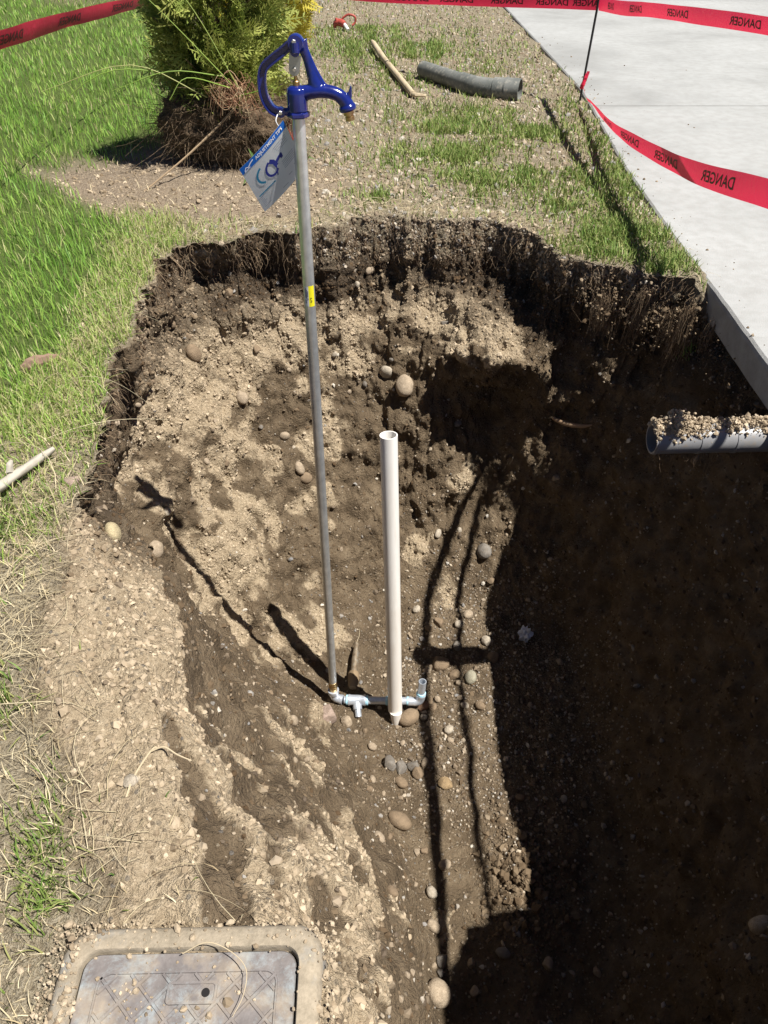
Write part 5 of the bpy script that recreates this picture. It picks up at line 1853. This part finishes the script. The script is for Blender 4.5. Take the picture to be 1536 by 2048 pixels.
# white branch, bark and other litter at the left
k = M('bleached_wood', rough=.8)
mp = k.n('ShaderNodeMapping'); mp.inputs['Scale'].default_value = (14, 14, 60); k.l(k.co('World'), mp.inputs[0])
nb = k.noise(1, 4, .6, mp.outputs[0]); k.col(k.ramp(nb, [(.3, (.25, .22, .175)), (.7, (.47, .43, .36))])); k.bump(nb, .003, .4)
bl = k.m
br = thing('bleached_branch', 'thick bleached white branch lying on the dry grass at the left edge', 'branch', (-1.08, 1.82, .02))
bm = bmesh.new(); tube(bm, crom([(-1.32, 1.60, .030), (-1.14, 1.70, .035), (-1.085, 1.79, .033), (-1.022, 1.945, .022)], 5), [.013] * 5 + [.014, .015, .0165, .0155, .0145] + [.014, .0135, .013, .0125, .012, .008], 14, jag=.12); bm_obj('branch_wood', bm, bl, br)
bm = bmesh.new(); tube(bm, [(-1.09, 1.79, .045), (-1.095, 1.815, .062), (-1.092, 1.825, .066)], [.011, .008, .005], 8, jag=.12); bm_obj('branch_knot', bm, bl, br)
bk = thing('bark_chip', 'weathered brown bark chip in the grass at the upper left pit edge', 'bark', (-1.23, 2.50, .02))
bm = bmesh.new(); tube(bm, crom([(-1.30, 2.44, .02), (-1.24, 2.48, .028), (-1.185, 2.53, .022)], 5), [.012, .02, .026, .028, .028, .027, .025, .024, .020, .014, .008], 8, squash=[.45] * 11, jag=.15); bm_obj('bark', bm, M('bark', (.22, .14, .10), .9).m, bk, sm=False)
bm = bmesh.new()
bmesh.ops.create_icosphere(bm, subdivisions=3, radius=.028)
for v_ in bm.verts:
    v_.co = v_.co * random.uniform(.35, 1.7) + Vector((0, 0, v_.co.z * .9))
lt = thing('plastic_scrap', 'crumpled scrap of pale clear plastic lying in the dark shadow of the pit', 'litter', (.766, 2.755, -1.775))
k = M('crumpled_plastic', (.80, .85, .95), .15); k.translucent((.85, .9, 1.0), .3)
o = bm_obj('plastic_film', bm, k.m, None, sm=False); o.parent = lt

# curled dry stems lying on the meter box and the dry shoulder
def stem(pts, r0, label=None):
    bm = bmesh.new(); p_ = crom(pts, 6)
    tube(bm, p_, [r0 * (1 - .5 * i / len(p_)) for i in range(len(p_))], 6)
    return bm
strawcol = M('straw_stem', (.46, .375, .245), .7).m
twig = thing('dry_stem', 'forked dry stem lying on the bare dirt shoulder left of the pit', 'stem', (-.44, .83, .01))
for pts in ([(-.505, .775, .006), (-.495, .83, .02), (-.475, .895, .014), (-.465, .90, .010)], [(-.478, .89, .014), (-.45, .895, .022), (-.42, .88, .018), (-.39, .87, .012)]):
    bm_obj('stem', stem(pts, .0024), strawcol, twig)
for pts, lab in (([(-.33, .50, .036), (-.29, .512, .05), (-.25, .50, .045), (-.222, .475, .042), (-.222, .44, .036), (-.235, .41, .034)], 'curved straw stem lying across the meter box lid'),
                 ([(-.60, .66, .0), (-.52, .685, .02), (-.44, .69, .008)], 'straight straw stem on the dirt above the top left corner of the meter box')):
    o = bm_obj('straw_stem', stem(pts, .0010), strawcol); o['label'] = lab; o['category'] = 'straw'

# ------------------------------------------------------------------ meter box
k = M('box_plastic', rough=.6)
co = k.co('Object')
n1 = k.noise(7, 5, .65, co); n2 = k.noise(32, 5, .7, co); n3 = k.noise(13, 9, .8, co, .3)
c = k.ramp(n2, [(.3, (.115, .10, .095)), (.7, (.20, .178, .168))])
c = k.mix(k.ramp(n3, [(.48, (0, 0, 0)), (.66, (.7, .7, .7))]), c, (.33, .385, .40))
k.col(k.mix(k.ramp(n1, [(.50, (0, 0, 0)), (.68, (.75, .75, .75))]), c, (.36, .285, .195)))
k.bump(n2, .0015, .6)
boxm = k.m
k = M('box_collar', rough=.9)
co = k.co('Object')
n1 = k.noise(9, 5, .65, co); n2 = k.noise(60, 5, .7, co)
c = k.ramp(n2, [(.3, (.21, .175, .125)), (.7, (.36, .30, .22))])
k.col(k.mix(k.ramp(n1, [(.52, (0, 0, 0)), (.68, (.75, .75, .75))]), c, (.24, .25, .25)))
k.bump(n2, .003, .8)
collm = k.m
box = thing('meter_box', 'scuffed plastic meter box with worn patterned lid set in the dirt', 'meter box', (-.315, .32, .0))
box.rotation_euler = (0, 0, math.radians(1.2))
box['label'] = 'scuffed water meter box with worn patterned lid set in dirt beside the pit'


def rrect(hx, hy, r, n=7):
    pts = []
    for cx, cy, a0 in ((hx - r, hy - r, 0), (-hx + r, hy - r, PI / 2), (-hx + r, -hy + r, PI), (hx - r, -hy + r, 1.5 * PI)):
        for i in range(n + 1):
            a = a0 + PI / 2 * i / n
            pts.append((cx + r * math.cos(a), cy + r * math.sin(a)))
    return pts


def ringstack(bm, specs, close_top=False):
    rs = [[bm.verts.new((x, y, z)) for x, y in rrect(hx, hy, r)] for hx, hy, r, z in specs]
    m = len(rs[0])
    for a, b in zip(rs[:-1], rs[1:]):
        for i in range(m):
            bm.faces.new((a[i], a[(i + 1) % m], b[(i + 1) % m], b[i]))
    if close_top:
        bm.faces.new(rs[-1])
    bmesh.ops.recalc_face_normals(bm, faces=bm.faces)


def box_obj(name, bm, mat, sm=True, parent=None):
    o = bm_obj(name, bm, mat, None, sm)
    o.parent = parent or box
    return o


bm = bmesh.new()
ringstack(bm, [(.228, .243, .05, -.26), (.2185, .234, .050, -.01), (.2165, .232, .050, .010), (.2100, .2255, .048, .020), (.2040, .2195, .044, .0235), (.1800, .1950, .030, .024), (.1780, .1930, .028, .020), (.1780, .1930, .028, -.02), (.165, .18, .02, -.022)])
for v_ in bm.verts:
    v_.co.z += .003 * math.sin(v_.co.x * 40) * math.cos(v_.co.y * 33)
co_ = box_obj('box_collar', bm, collm)
bm = bmesh.new()
ringstack(bm, [(.1745, .1895, .026, -.015), (.1745, .1895, .026, .014), (.1725, .1875, .025, .0165), (.145, .160, .02, .0168)], True)
lid = box_obj('lid', bm, boxm)
bm = bmesh.new()      # raised frame and diamond ribs
ringstack(bm, [(.1465, .1615, .021, .0166), (.1458, .1608, .021, .0195), (.1430, .1580, .019, .0195), (.1423, .1573, .019, .0166)])
box_obj('rib_frame', bm, boxm, False, lid)


def rib(x0, y0, x1, y1, w_=.0030, z=.0192):
    bm = bmesh.new()
    d_ = Vector((x1 - x0, y1 - y0, 0)).normalized(); nn = Vector((-d_.y, d_.x, 0))
    for sgn in (0,):
        pts = [Vector((x0, y0, 0)), Vector((x1, y1, 0))]
    rows = [[bm.verts.new(p + nn * u + Vector((0, 0, zz))) for u, zz in ((-w_ / 2 - .001, .0166), (-w_ / 2, z), (w_ / 2, z), (w_ / 2 + .001, .0166))] for p in pts]
    for i in range(3):
        bm.faces.new((rows[0][i], rows[0][i + 1], rows[1][i + 1], rows[1][i]))
    bmesh.ops.recalc_face_normals(bm, faces=bm.faces)
    return bm


HX_, HY_ = .142, .157
for sgn in (1, -1):
    for c_ in np.arange(-.30, .31, .052):
        # clip the 45 degree line y = sgn*x + c to the panel
        xs_ = [-HX_, HX_] + [((yy - c_) / sgn) for yy in (-HY_, HY_)]
        xs_ = sorted(x for x in xs_ if abs(x) <= HX_ + 1e-6 and abs(sgn * x + c_) <= HY_ + 1e-6)
        if len(xs_) >= 2 and xs_[-1] - xs_[0] > .02:
            x0, x1 = xs_[0], xs_[-1]
            box_obj('rib', rib(x0, sgn * x0 + c_, x1, sgn * x1 + c_, .0042, .0198 + .0003 * sgn), boxm, False, lid)
bm = bmesh.new()      # key slot with its raised rim
ringstack(bm, [(.040, .0165, .006, .0167), (.040, .0165, .006, .0210), (.036, .0125, .005, .0210), (.036, .0125, .005, .0172)])
bmesh.ops.translate(bm, verts=bm.verts, vec=(.010, .128, 0))
box_obj('key_slot_rim', bm, boxm, False, lid)
bm = bmesh.new(); ringstack(bm, [(.036, .0125, .004, .0189), (.034, .011, .004, .0192)], True)
bmesh.ops.translate(bm, verts=bm.verts, vec=(.010, .128, 0)); box_obj('key_slot', bm, boxm, False, lid)
bm = bmesh.new(); lathe(bm, [(.0068, 0), (.0068, .0004)], (.032, .128, .0194), seg=16); box_obj('key_hole', bm, M('key_hole_dark', (.008, .006, .006), .9).m, False, lid)
# soil scattered over the collar and the lid
n = 5200
P = np.stack([RNG.uniform(-.56, -.08, n), RNG.uniform(.30, .56, n), np.full(n, .0245)], 1)
lidin = (np.abs(P[:, 0] + .315) < .172) & (np.abs(P[:, 1] - .32) < .187)
P[lidin, 2] = .0175
outs = (np.abs(P[:, 0] + .315) > .208) | (P[:, 1] > .543)
P[outs, 2] = RNG.uniform(-.004, .020, outs.sum())
dens = smooth(-.1, .35, fbm(P, 9, 2, seed=70)) * .7 + .12 + .5 * outs
dens[lidin] *= np.where(np.hypot((P[lidin, 0] + .35) / .10, (P[lidin, 1] - .455) / .05) < 1.2, .35, .05)
keep = RNG.random(n) < dens
P = P[keep]; n = len(P)
V, t, ti = lumps(P, np.clip(RNG.lognormal(math.log(.0020), .6, n), .0009, .009), np.clip(RNG.normal(.72, .16, n), 0, 1), 1, (.6, 1), .15)
stuff('soil_on_box', V, None, t, ti, clod_m, False)

# ------------------------------------------------------------------ stake and danger tape
stk = thing('steel_stake', 'thin dark steel stake at the driveway edge holding up the red tape', 'stake', (1.519, 6.62, 0))
bm = bmesh.new(); tube(bm, [(1.512, 6.62, -.12), (1.519, 6.62, 0), (1.549, 6.62, .68), (1.556, 6.62, .86)], .0085, 10)
bm_obj('rod', bm, M('dark_steel', (.022, .020, .022), .5, .3).m, stk)
bm = bmesh.new(); lathe(bm, [(.0115, 0), (.0125, .006), (.0115, .012)], (1.555, 6.62, .855), seg=10)
bm_obj('rod_cap', bm, M('dark_cap', (.02, .02, .02), .6).m, stk)

k = M('danger_tape_red', (.78, .030, .085), .38, 0, .5)
nt = k.noise(26, 4, .6, k.co('World'), .8)
k.bump(nt, .008, .7)
k.translucent((.85, .035, .10), .38)
tapem = k.m
tapeink = M('danger_tape_ink', (.085, .006, .016), .5).m


def tape(name, label, keys, words, seg=14, flat=False):
    """keys: (x, y, z, width, tilt) ; words: (key parameter of the centre, length)"""
    root = thing(name, label, 'tape', keys[len(keys) // 2][:3])
    root['group'] = 'danger tape strung round the pit'
    path = crom([k_[:3] for k_ in keys], seg)
    prm = np.linspace(0, len(keys) - 1, len(path))
    wd = np.interp(prm, range(len(keys)), [k_[3] for k_ in keys])
    tl = np.interp(prm, range(len(keys)), [k_[4] for k_ in keys])
    arc_ = np.concatenate([[0], np.cumsum([(b_ - a_).length for a_, b_ in zip(path[:-1], path[1:])])])
    ups, nrm = [], []
    for i, p in enumerate(path):
        t_ = (path[min(i + 1, len(path) - 1)] - path[max(i - 1, 0)]).normalized()
        side = t_.cross(Vector((0, 0, 1))).normalized()
        u = side.cross(t_).normalized()
        tw = tl[i] + .07 * math.sin(arc_[i] * 5.1) + .03 * math.sin(arc_[i] * 11.7)
        u2 = u * math.cos(tw) + side * math.sin(tw)
        ups.append(u2); nrm.append(t_.cross(u2).normalized())
    # offset side towards the camera
    def at(s_, v_, off=0.0):
        i = int(np.clip(np.searchsorted(arc_, s_) - 1, 0, len(path) - 2))
        f = float((s_ - arc_[i]) / max(arc_[i + 1] - arc_[i], 1e-9))
        p = path[i].lerp(path[i + 1], f); u = ups[i].lerp(ups[i + 1], f); nn = nrm[i].lerp(nrm[i + 1], f)
        w_ = wd[i] * (1 - f) + wd[i + 1] * f
        cupv = .05 * w_ * (1 - (2 * v_ - 1) ** 2)
        sgn = 1 if nn.dot(Vector((0, 0, 1.4)) - p) > 0 else -1
        return p + u * ((v_ - .5) * w_) + nn * (cupv + sgn * off)
    bm = bmesh.new()
    ns = int(arc_[-1] / .035)
    g_ = [[bm.verts.new(at(arc_[-1] * i / ns, j / 4)) for j in range(5)] for i in range(ns + 1)]
    for i in range(ns):
        for j in range(4):
            bm.faces.new((g_[i][j], g_[i + 1][j], g_[i + 1][j + 1], g_[i][j + 1]))
    bm_obj('tape_strip', bm, tapem, root)
    for c_, L_ in words:
        s0 = float(np.interp(c_, prm, arc_))
        def fn(a, b, s0=s0, L_=L_):
            return at(s0 + L_ / 2 - a * L_, .27 + .50 * b, .0022)
        map_text('lettering', 'DANGER', fn, tapeink, root, bold=.022)
    return root


tape('danger_tape', 'low red danger tape running from the stake foot to the right edge of the picture',
     [(1.521, 6.61, .125, .018, 0), (1.503, 6.35, .085, .022, .5), (1.477, 6.05, .114, .028, .5), (1.424, 5.35, .156, .056, .35), (1.379, 4.75, .221, .070, .2), (1.382, 4.095, .291, .082, .1), (1.356, 3.46, .39, .088, .05), (1.325, 2.735, .536, .095, 0), (1.355, 2.0, .66, .095, .1), (1.40, 1.1, .72, .095, .25), (1.44, .3, .80, .095, .1)],
     [(3.05, .30), (4.15, .40), (5.18, .40), (6.33, .40), (7.6, .4), (8.7, .4)])
tape('danger_tape', 'upper red danger tape crossing the driveway to the right of the stake top',
     [(1.553, 6.60, .642, .080, 0), (1.54, 5.9, .70, .080, .1), (1.55, 5.32, .76, .076, .25), (1.58, 4.55, .826, .072, .15), (1.62, 3.8, .885, .068, .1), (1.68, 2.6, .96, .07, .2), (1.72, 1.2, 1.0, .07, .1), (1.76, .2, 1.0, .07, 0)],
     [(.55, .18), (1.55, .26), (2.62, .32), (3.75, .32), (4.6, .34)])
tape('danger_tape', 'far red danger tape stretched behind the pit along the top of the picture',
     [(-1.84, 9.2, .50, .085, 0), (-1.0, 8.7, .52, .085, .1), (-.035, 8.0, .535, .085, .1), (.60, 7.45, .575, .085, .15), (1.15, 6.97, .615, .085, .1), (1.545, 6.63, .642, .085, 0)],
     [(.5, .42), (1.4, .42), (2.35, .42), (2.98, .34), (3.62, .30), (4.25, .28), (4.86, .26)])
tape('danger_tape', 'red danger tape crossing the lawn at the upper left corner',
     [(-1.75, 2.6, .86, .09, .37), (-1.79, 3.4, .82, .09, .37), (-1.807, 4.2, .775, .09, .37), (-1.872, 5.4, .705, .09, .37), (-1.842, 7.0, .615, .088, .37), (-1.84, 9.2, .50, .085, 0)],
     [(1.2, .36), (2.12, .40), (2.98, .42), (3.70, .5), (4.2, .4), (4.7, .4)])
bm = bmesh.new()      # knot and loose end round the stake
for a_, b_, c_ in (((1.515, 6.605, .10), (1.535, 6.60, .16), (1.548, 6.60, .215)), ((1.520, 6.61, .12), (1.530, 6.595, .17), (1.540, 6.60, .20))):
    p0, p1, p2 = (Vector(v_) for v_ in (a_, b_, c_))
    w_ = Vector((.012, .004, -.002))
    vs = [bm.verts.new(p + w_ * s_) for p in (p0, p1, p2) for s_ in (-1, 1)]
    bm.faces.new((vs[0], vs[1], vs[3], vs[2])); bm.faces.new((vs[2], vs[3], vs[5], vs[4]))
tube(bm, [(1.512, 6.605, .095), (1.520, 6.60, .125), (1.528, 6.605, .155)], [.012, .016, .011], 8, jag=.2)
low = [o for o in bpy.data.objects if o.name == 'danger_tape'][0]
bm_obj('tape_knot', bm, tapem, low, sm=False)

# ------------------------------------------------------------------ the uprooted shrub
def spray_template(ln=.11, pairs=6):
    V, F = [], []
    def leaf(p, d, l_, w_):
        d = d.normalized(); s_ = Vector((-d.y, d.x, 0)) * w_ / 2
        i = len(V)
        V.extend([p - s_ * .6, p + d * l_ * .55 - s_, p + d * l_, p + d * l_ * .55 + s_])
        F.append((i, i + 1, i + 2, i + 3))
    leaf(Vector((0, 0, 0)), Vector((0, 1, 0)), ln, .006)
    for i in range(pairs):
        f = (i + .6) / pairs
        for sgn in (-1, 1):
            p = Vector((0, f * ln * .88, random.uniform(-.004, .004)))
            l_ = ln * (.48 - .32 * f) * random.uniform(.8, 1.2)
            d = Vector((sgn * .85, .75, random.uniform(-.25, .25)))
            leaf(p, d, l_, .0085)
            if i < pairs - 2:
                leaf(p + d.normalized() * l_ * .45, Vector((sgn * .3, 1, random.uniform(-.2, .2))), l_ * .55, .007)
    return np.array([v_[:] for v_ in V]), np.array(F)


TEMPL = [spray_template(.10 + .02 * i, 5 + i % 3) for i in range(4)]


def sprays(P, D, size, tint):
    """P base points, D outward directions"""
    Vs, Qs, Ts = [], [], []
    off = 0
    which = RNG.integers(0, 4, len(P))
    for k_ in range(4):
        m = which == k_
        p, d, s_, t_ = P[m], D[m], size[m], tint[m]
        n = len(p)
        d = d / np.linalg.norm(d, axis=1, keepdims=True)
        ref = RNG.normal(size=(n, 3)); x = np.cross(d, ref); x /= np.linalg.norm(x, axis=1, keepdims=True)
        z = np.cross(x, d)
        V0, F0 = TEMPL[k_]
        W = p[:, None] + (V0[None, :, 0:1] * x[:, None] + V0[None, :, 1:2] * d[:, None] + V0[None, :, 2:3] * z[:, None]) * s_[:, None, None]
        Vs.append(W.reshape(-1, 3)); Qs.append((np.arange(n)[:, None, None] * len(V0) + F0[None]).reshape(-1, 4) + off)
        Ts.append((t_[:, None] + .10 * RNG.normal(size=(n, len(V0)))).ravel())
        off += n * len(V0)
    return np.concatenate(Vs), np.concatenate(Qs), np.clip(np.concatenate(Ts), 0, 1)


foliage_m = tint_material('shrub_foliage', [(0, (.10, .14, .035)), (.35, (.24, .30, .065)), (.65, (.40, .43, .11)), (1, (.58, .57, .20))], .6, .28)
gold_m = tint_material('golden_foliage', [(0, (.16, .16, .025)), (.4, (.42, .37, .045)), (1, (.68, .56, .07))], .6, .28)


def crown(n, cx, cy, z0, z1, rx, ry, seed, brown=.0):
    zz = z0 + (z1 - z0) * RNG.random(n) ** 1.1
    f = (zz - z0) / (z1 - z0)
    prof = np.interp(f, [0, .15, .45, .8, 1], [.62, .92, 1.0, .72, .08])
    a = RNG.uniform(0, 2 * PI, n)
    rr = np.sqrt(RNG.uniform(.25, 1, n))
    dirv = np.stack([np.cos(a), np.sin(a), np.zeros(n)], 1)
    lump = 1 + .22 * fbm(np.stack([np.cos(a) * 1.2, np.sin(a) * 1.2, zz * 2.4], 1), 1.6, 3, seed=seed)
    P = np.stack([cx + np.cos(a) * rx * prof * rr * lump, cy + np.sin(a) * ry * prof * rr * lump, zz], 1)
    gap = fbm(P, 4.0, 2, seed=seed + 3)
    keep = gap > -.25 - .4 * (rr < .6)
    D = dirv * RNG.uniform(.5, 1.1, (n, 1)) + np.array((0, 0, 1.0)) * RNG.uniform(-.15, 1.0, (n, 1)) + RNG.normal(0, .3, (n, 3))
    cl = fbm(P, 3.5, 2, seed=seed + 7)
    tint = np.clip(.48 + .45 * cl + RNG.normal(0, .14, n), 0, 1)
    return P[keep], D[keep], RNG.uniform(.55, 1.15, n)[keep], tint[keep]


sh = thing('arborvitae_shrub', 'uprooted green arborvitae shrub with exposed root ball on the lawn edge', 'shrub', (-.98, 5.0, 0))
P, D, s_, ti = crown(3200, -.92, 5.02, .36, 1.50, .30, .32, 80)
V, q, t_ = sprays(P, D, s_ * 1.45, ti)
o = link('crown', mesh_np('crown', V, q, None, False, dict(tint=t_)), foliage_m); put(o, sh)
brown_m = M('shrub_bark', (.14, .095, .06), .9).m
bm = bmesh.new()
tube(bm, crom([(-.98, 5.03, .05), (-.97, 5.02, .5), (-.96, 5.01, 1.0), (-.97, 5.0, 1.4)], 4), [.05 - .0033 * i for i in range(13)], 10, jag=.06)
bm_obj('trunk', bm, brown_m, sh)
for i in range(46):
    a = random.uniform(0, 2 * PI); z = random.uniform(.32, 1.15); L_ = random.uniform(.22, .40)
    bm = bmesh.new()
    p0 = Vector((-.97, 5.02, z)); d = Vector((math.cos(a), math.sin(a), random.uniform(.4, 1.0)))
    tube(bm, crom([p0, p0 + d * L_ * .5 + Vector((0, 0, .02)), p0 + d * L_], 3), [.008, .007, .007, .006, .005, .004, .002], 5)
    bm_obj('limb', bm, brown_m, sh)
# root ball
V0, F0 = ico(5)
nrm0 = V0 / np.linalg.norm(V0, axis=1, keepdims=True)
Vb = nrm0 * np.array((.38, .34, .25))
Vb = Vb * (1 + .16 * fbm(nrm0, 2.2, 3, seed=90) + .10 * fbm(nrm0, 8, 3, seed=91))[:, None] + .012 * (.5 - worley(nrm0, 14, 4))[:, None] * nrm0
Vb += np.array((-.93, 5.0, .235))
k = M('root_ball_soil', rough=.95, spec=.1)
nz = k.noise(40, 5, .7, k.co('World')); k.col(k.ramp(nz, [(.3, (.05, .034, .021)), (.55, (.125, .088, .056)), (.75, (.24, .18, .12))])); k.bump(nz, .02, .9)
o = link('root_ball', mesh_np('root_ball', Vb, None, F0), k.m); put(o, sh)
n = 4200
pick = RNG.integers(0, len(Vb), n)
st_ = Vb[pick]; nn = nrm0[pick]
tt = np.linspace(0, 1, 6)
L_ = RNG.gamma(2, .035, n) + .02
paths = st_[:, None] - nn[:, None] * .01 + (nn * .55 + np.array((0, 0, -.5)) + RNG.normal(0, .6, (n, 3)))[:, None] * (L_[:, None] * tt[None])[..., None] + np.cumsum(RNG.normal(0, .009, (n, 6, 3)), 1) * tt[None, :, None]
paths[..., 2] = np.maximum(paths[..., 2], .02)
V, q, ti = strands(paths, RNG.uniform(.0007, .0018, n), np.clip(RNG.normal(.62, .24, n), 0, 1))
o = stuff('root_fibres', V, q, None, ti, root_m); put(o, sh)
bm = bmesh.new()
tube(bm, crom([(-.80, 4.70, .40), (-.92, 4.62, .30), (-1.10, 4.50, .17), (-1.33, 4.32, .03)], 6), [.008 - .00022 * i for i in range(19)], 6, jag=.1)
bm_obj('long_root', bm, M('long_root', (.30, .215, .13), .9).m, sh)
# reddish dead grass clump and long weeds in the shrub
n = 160
tt = np.linspace(0, 1, 7)
az = RNG.uniform(0, 2 * PI, n); L_ = RNG.uniform(.12, .34, n)
paths = np.array((-.80, 4.62, .46)) + RNG.normal(0, .025, (n, 1, 3)) + np.stack([np.cos(az)[:, None] * tt * L_[:, None] * .5, np.sin(az)[:, None] * tt * L_[:, None] * .4, L_[:, None] * (1.1 * tt - 1.35 * tt ** 2) * np.where(RNG.random(n) < .5, 1, -.7)[:, None]], 2)
V, q, ti = strands(paths, RNG.uniform(.0013, .0026, n), np.clip(RNG.normal(.5, .3, n), 0, 1))
o = stuff('dead_grass', V, q, None, ti, tint_material('dead_grass', [(0, (.22, .10, .06)), (.5, (.36, .19, .11)), (1, (.55, .43, .26))], .8)); put(o, sh)
LONG = [((-.80, 4.60, .50), (-1.05, 4.5, .80), (-1.30, 4.45, 1.06)), ((-.78, 4.6, .5), (-.95, 4.55, .85), (-1.15, 4.5, 1.12)), ((-.85, 4.6, .55), (-1.10, 4.45, .60), (-1.38, 4.35, .53)), ((-.82, 4.58, .5), (-1.0, 4.4, .58), (-1.08, 4.3, .50)),
        ((-1.15, 4.7, .55), (-1.5, 4.6, .56), (-1.95, 4.5, .28)), ((-.95, 4.6, .45), (-1.3, 4.5, .62), (-1.75, 4.4, .52)), ((-.8, 4.6, .45), (-.6, 4.5, .52), (-.52, 4.45, .60)), ((-.8, 4.6, .4), (-.62, 4.5, .66), (-.6, 4.45, .8))]
pl = np.array([[v_[:] for v_ in crom(p_, 5)] for p_ in LONG])
V, q, ti = strands(pl, np.full(len(pl), .0038), RNG.uniform(.15, .5, len(pl)))
o = stuff('long_weeds', V, q, None, ti, grass_m); put(o, sh)
# leafy weeds between the root ball and the hydrant
wd_ = thing('broadleaf_weed', 'broad leaved green weed growing beside the root ball behind the hang tag', 'weed', (-.62, 4.55, 0))
bm = bmesh.new()
for i in range(26):
    a = random.uniform(0, 2 * PI); L_ = random.uniform(.10, .26); el_ = random.uniform(.5, 1.3)
    d = Vector((math.cos(a) * math.cos(el_), math.sin(a) * math.cos(el_), math.sin(el_)))
    s_ = d.cross(Vector((0, 0, 1))).normalized() * random.uniform(.010, .019)
    p = Vector((-.62, 4.55, .02)) + Vector((random.uniform(-.10, .10), random.uniform(-.06, .06), 0))
    c1 = p + d * L_ * .5; c2 = p + d * L_ + Vector((0, 0, -.35 * L_ * math.cos(el_)))
    vs = [bm.verts.new(v_) for v_ in (p, c1 - s_, c1 + s_, c1 + d * L_ * .25 - s_ * .7, c1 + d * L_ * .25 + s_ * .7, c2)]
    bm.faces.new((vs[0], vs[1], vs[2])); bm.faces.new((vs[1], vs[3], vs[4], vs[2])); bm.faces.new((vs[3], vs[5], vs[4]))
k = M('weed_leaves', (.11, .19, .05), .55); k.translucent((.16, .28, .06), .3)
bm_obj('leaves', bm, k.m, wd_)

gs = thing('golden_shrub', 'yellow green shrub standing behind the arborvitae at the top of the picture', 'shrub', (-.85, 7.1, 0))
P, D, s_, ti = crown(3200, -.96, 7.1, .28, 1.5, .36, .45, 95)
V, q, t_ = sprays(P, D, s_ * 1.25, ti)
o = link('crown', mesh_np('crown', V, q, None, False, dict(tint=t_)), gold_m); put(o, gs)
bm = bmesh.new(); tube(bm, [(-.96, 7.1, -.05), (-.96, 7.1, .6), (-.96, 7.1, 1.2)], [.05, .04, .02], 10, jag=.05); bm_obj('trunk', bm, brown_m, gs)

# ------------------------------------------------------------------ descriptions of the setting and the uncountable stuff
SAY = {
    'ground': ('brown excavated pit in a grassy yard, with pale dry crust on its sunny bank', 'ground'),
    'driveway': ('pale grey concrete driveway with a straight joint beside the pit', 'driveway'),
    'gravel_path': ('grey gravel strip beyond the far end of the lawn', 'path'),
    'lawn_grass': ('bright green lawn grass left of the pit', 'grass'),
    'dry_thatch': ('matted dry grass blades covering the yard round the pit', 'dry grass'),
    'weed_grass': ('green weedy grass in patches between pit, pipes and driveway', 'weeds'),
    'edge_grass': ('yellowish grass thinning out between lawn and pit edge', 'grass'),
    'fallen_straw': ('short pale straw strewn along the pit edge', 'straw'),
    'long_straw': ('long pale straw stems lying along the left pit edge', 'straw'),
    'hanging_roots': ('dark fine roots hanging from the cut turf edge', 'roots'),
    'gravel': ('small mixed pebbles in the pit walls and floor', 'gravel'),
    'soil_crumbs': ('small soil crumbs covering the pit walls and floor', 'soil'),
    'bank_crumbs': ('pale dry crumbs on the sunny near left bank', 'soil'),
    'yard_crumbs': ('loose dirt crumbs scattered over the bare yard', 'soil'),
    'yard_gravel': ('grey and tan gravel lying in the sparse yard behind the pit', 'gravel'),
    'soil_on_pipe': ('sandy soil lying along the top of the grey drain pipe', 'soil'),
    'pipe_rootlets': ('fine rootlets hanging under the grey drain pipe', 'roots'),
    'turf_clods': ('small clods clinging below the turf at the far right corner', 'soil'),
    'corner_roots': ('pale roots hanging from the turf at the far right corner', 'roots'),
    'hanging_grass': ('small green grass tuft hanging below the far right pit edge', 'grass'),
    'slab_crumbs': ('specks of soil lying along the driveway edge', 'soil'),
    'clod_heap': ('heap of loose brown clods at the edge of the big shadow', 'soil'),
    'soil_on_box': ('dry soil scattered over and around the meter box', 'soil'),
}
for o in bpy.data.objects:
    if o.parent is None and o.name in SAY:
        o['label'], o['category'] = SAY[o.name]
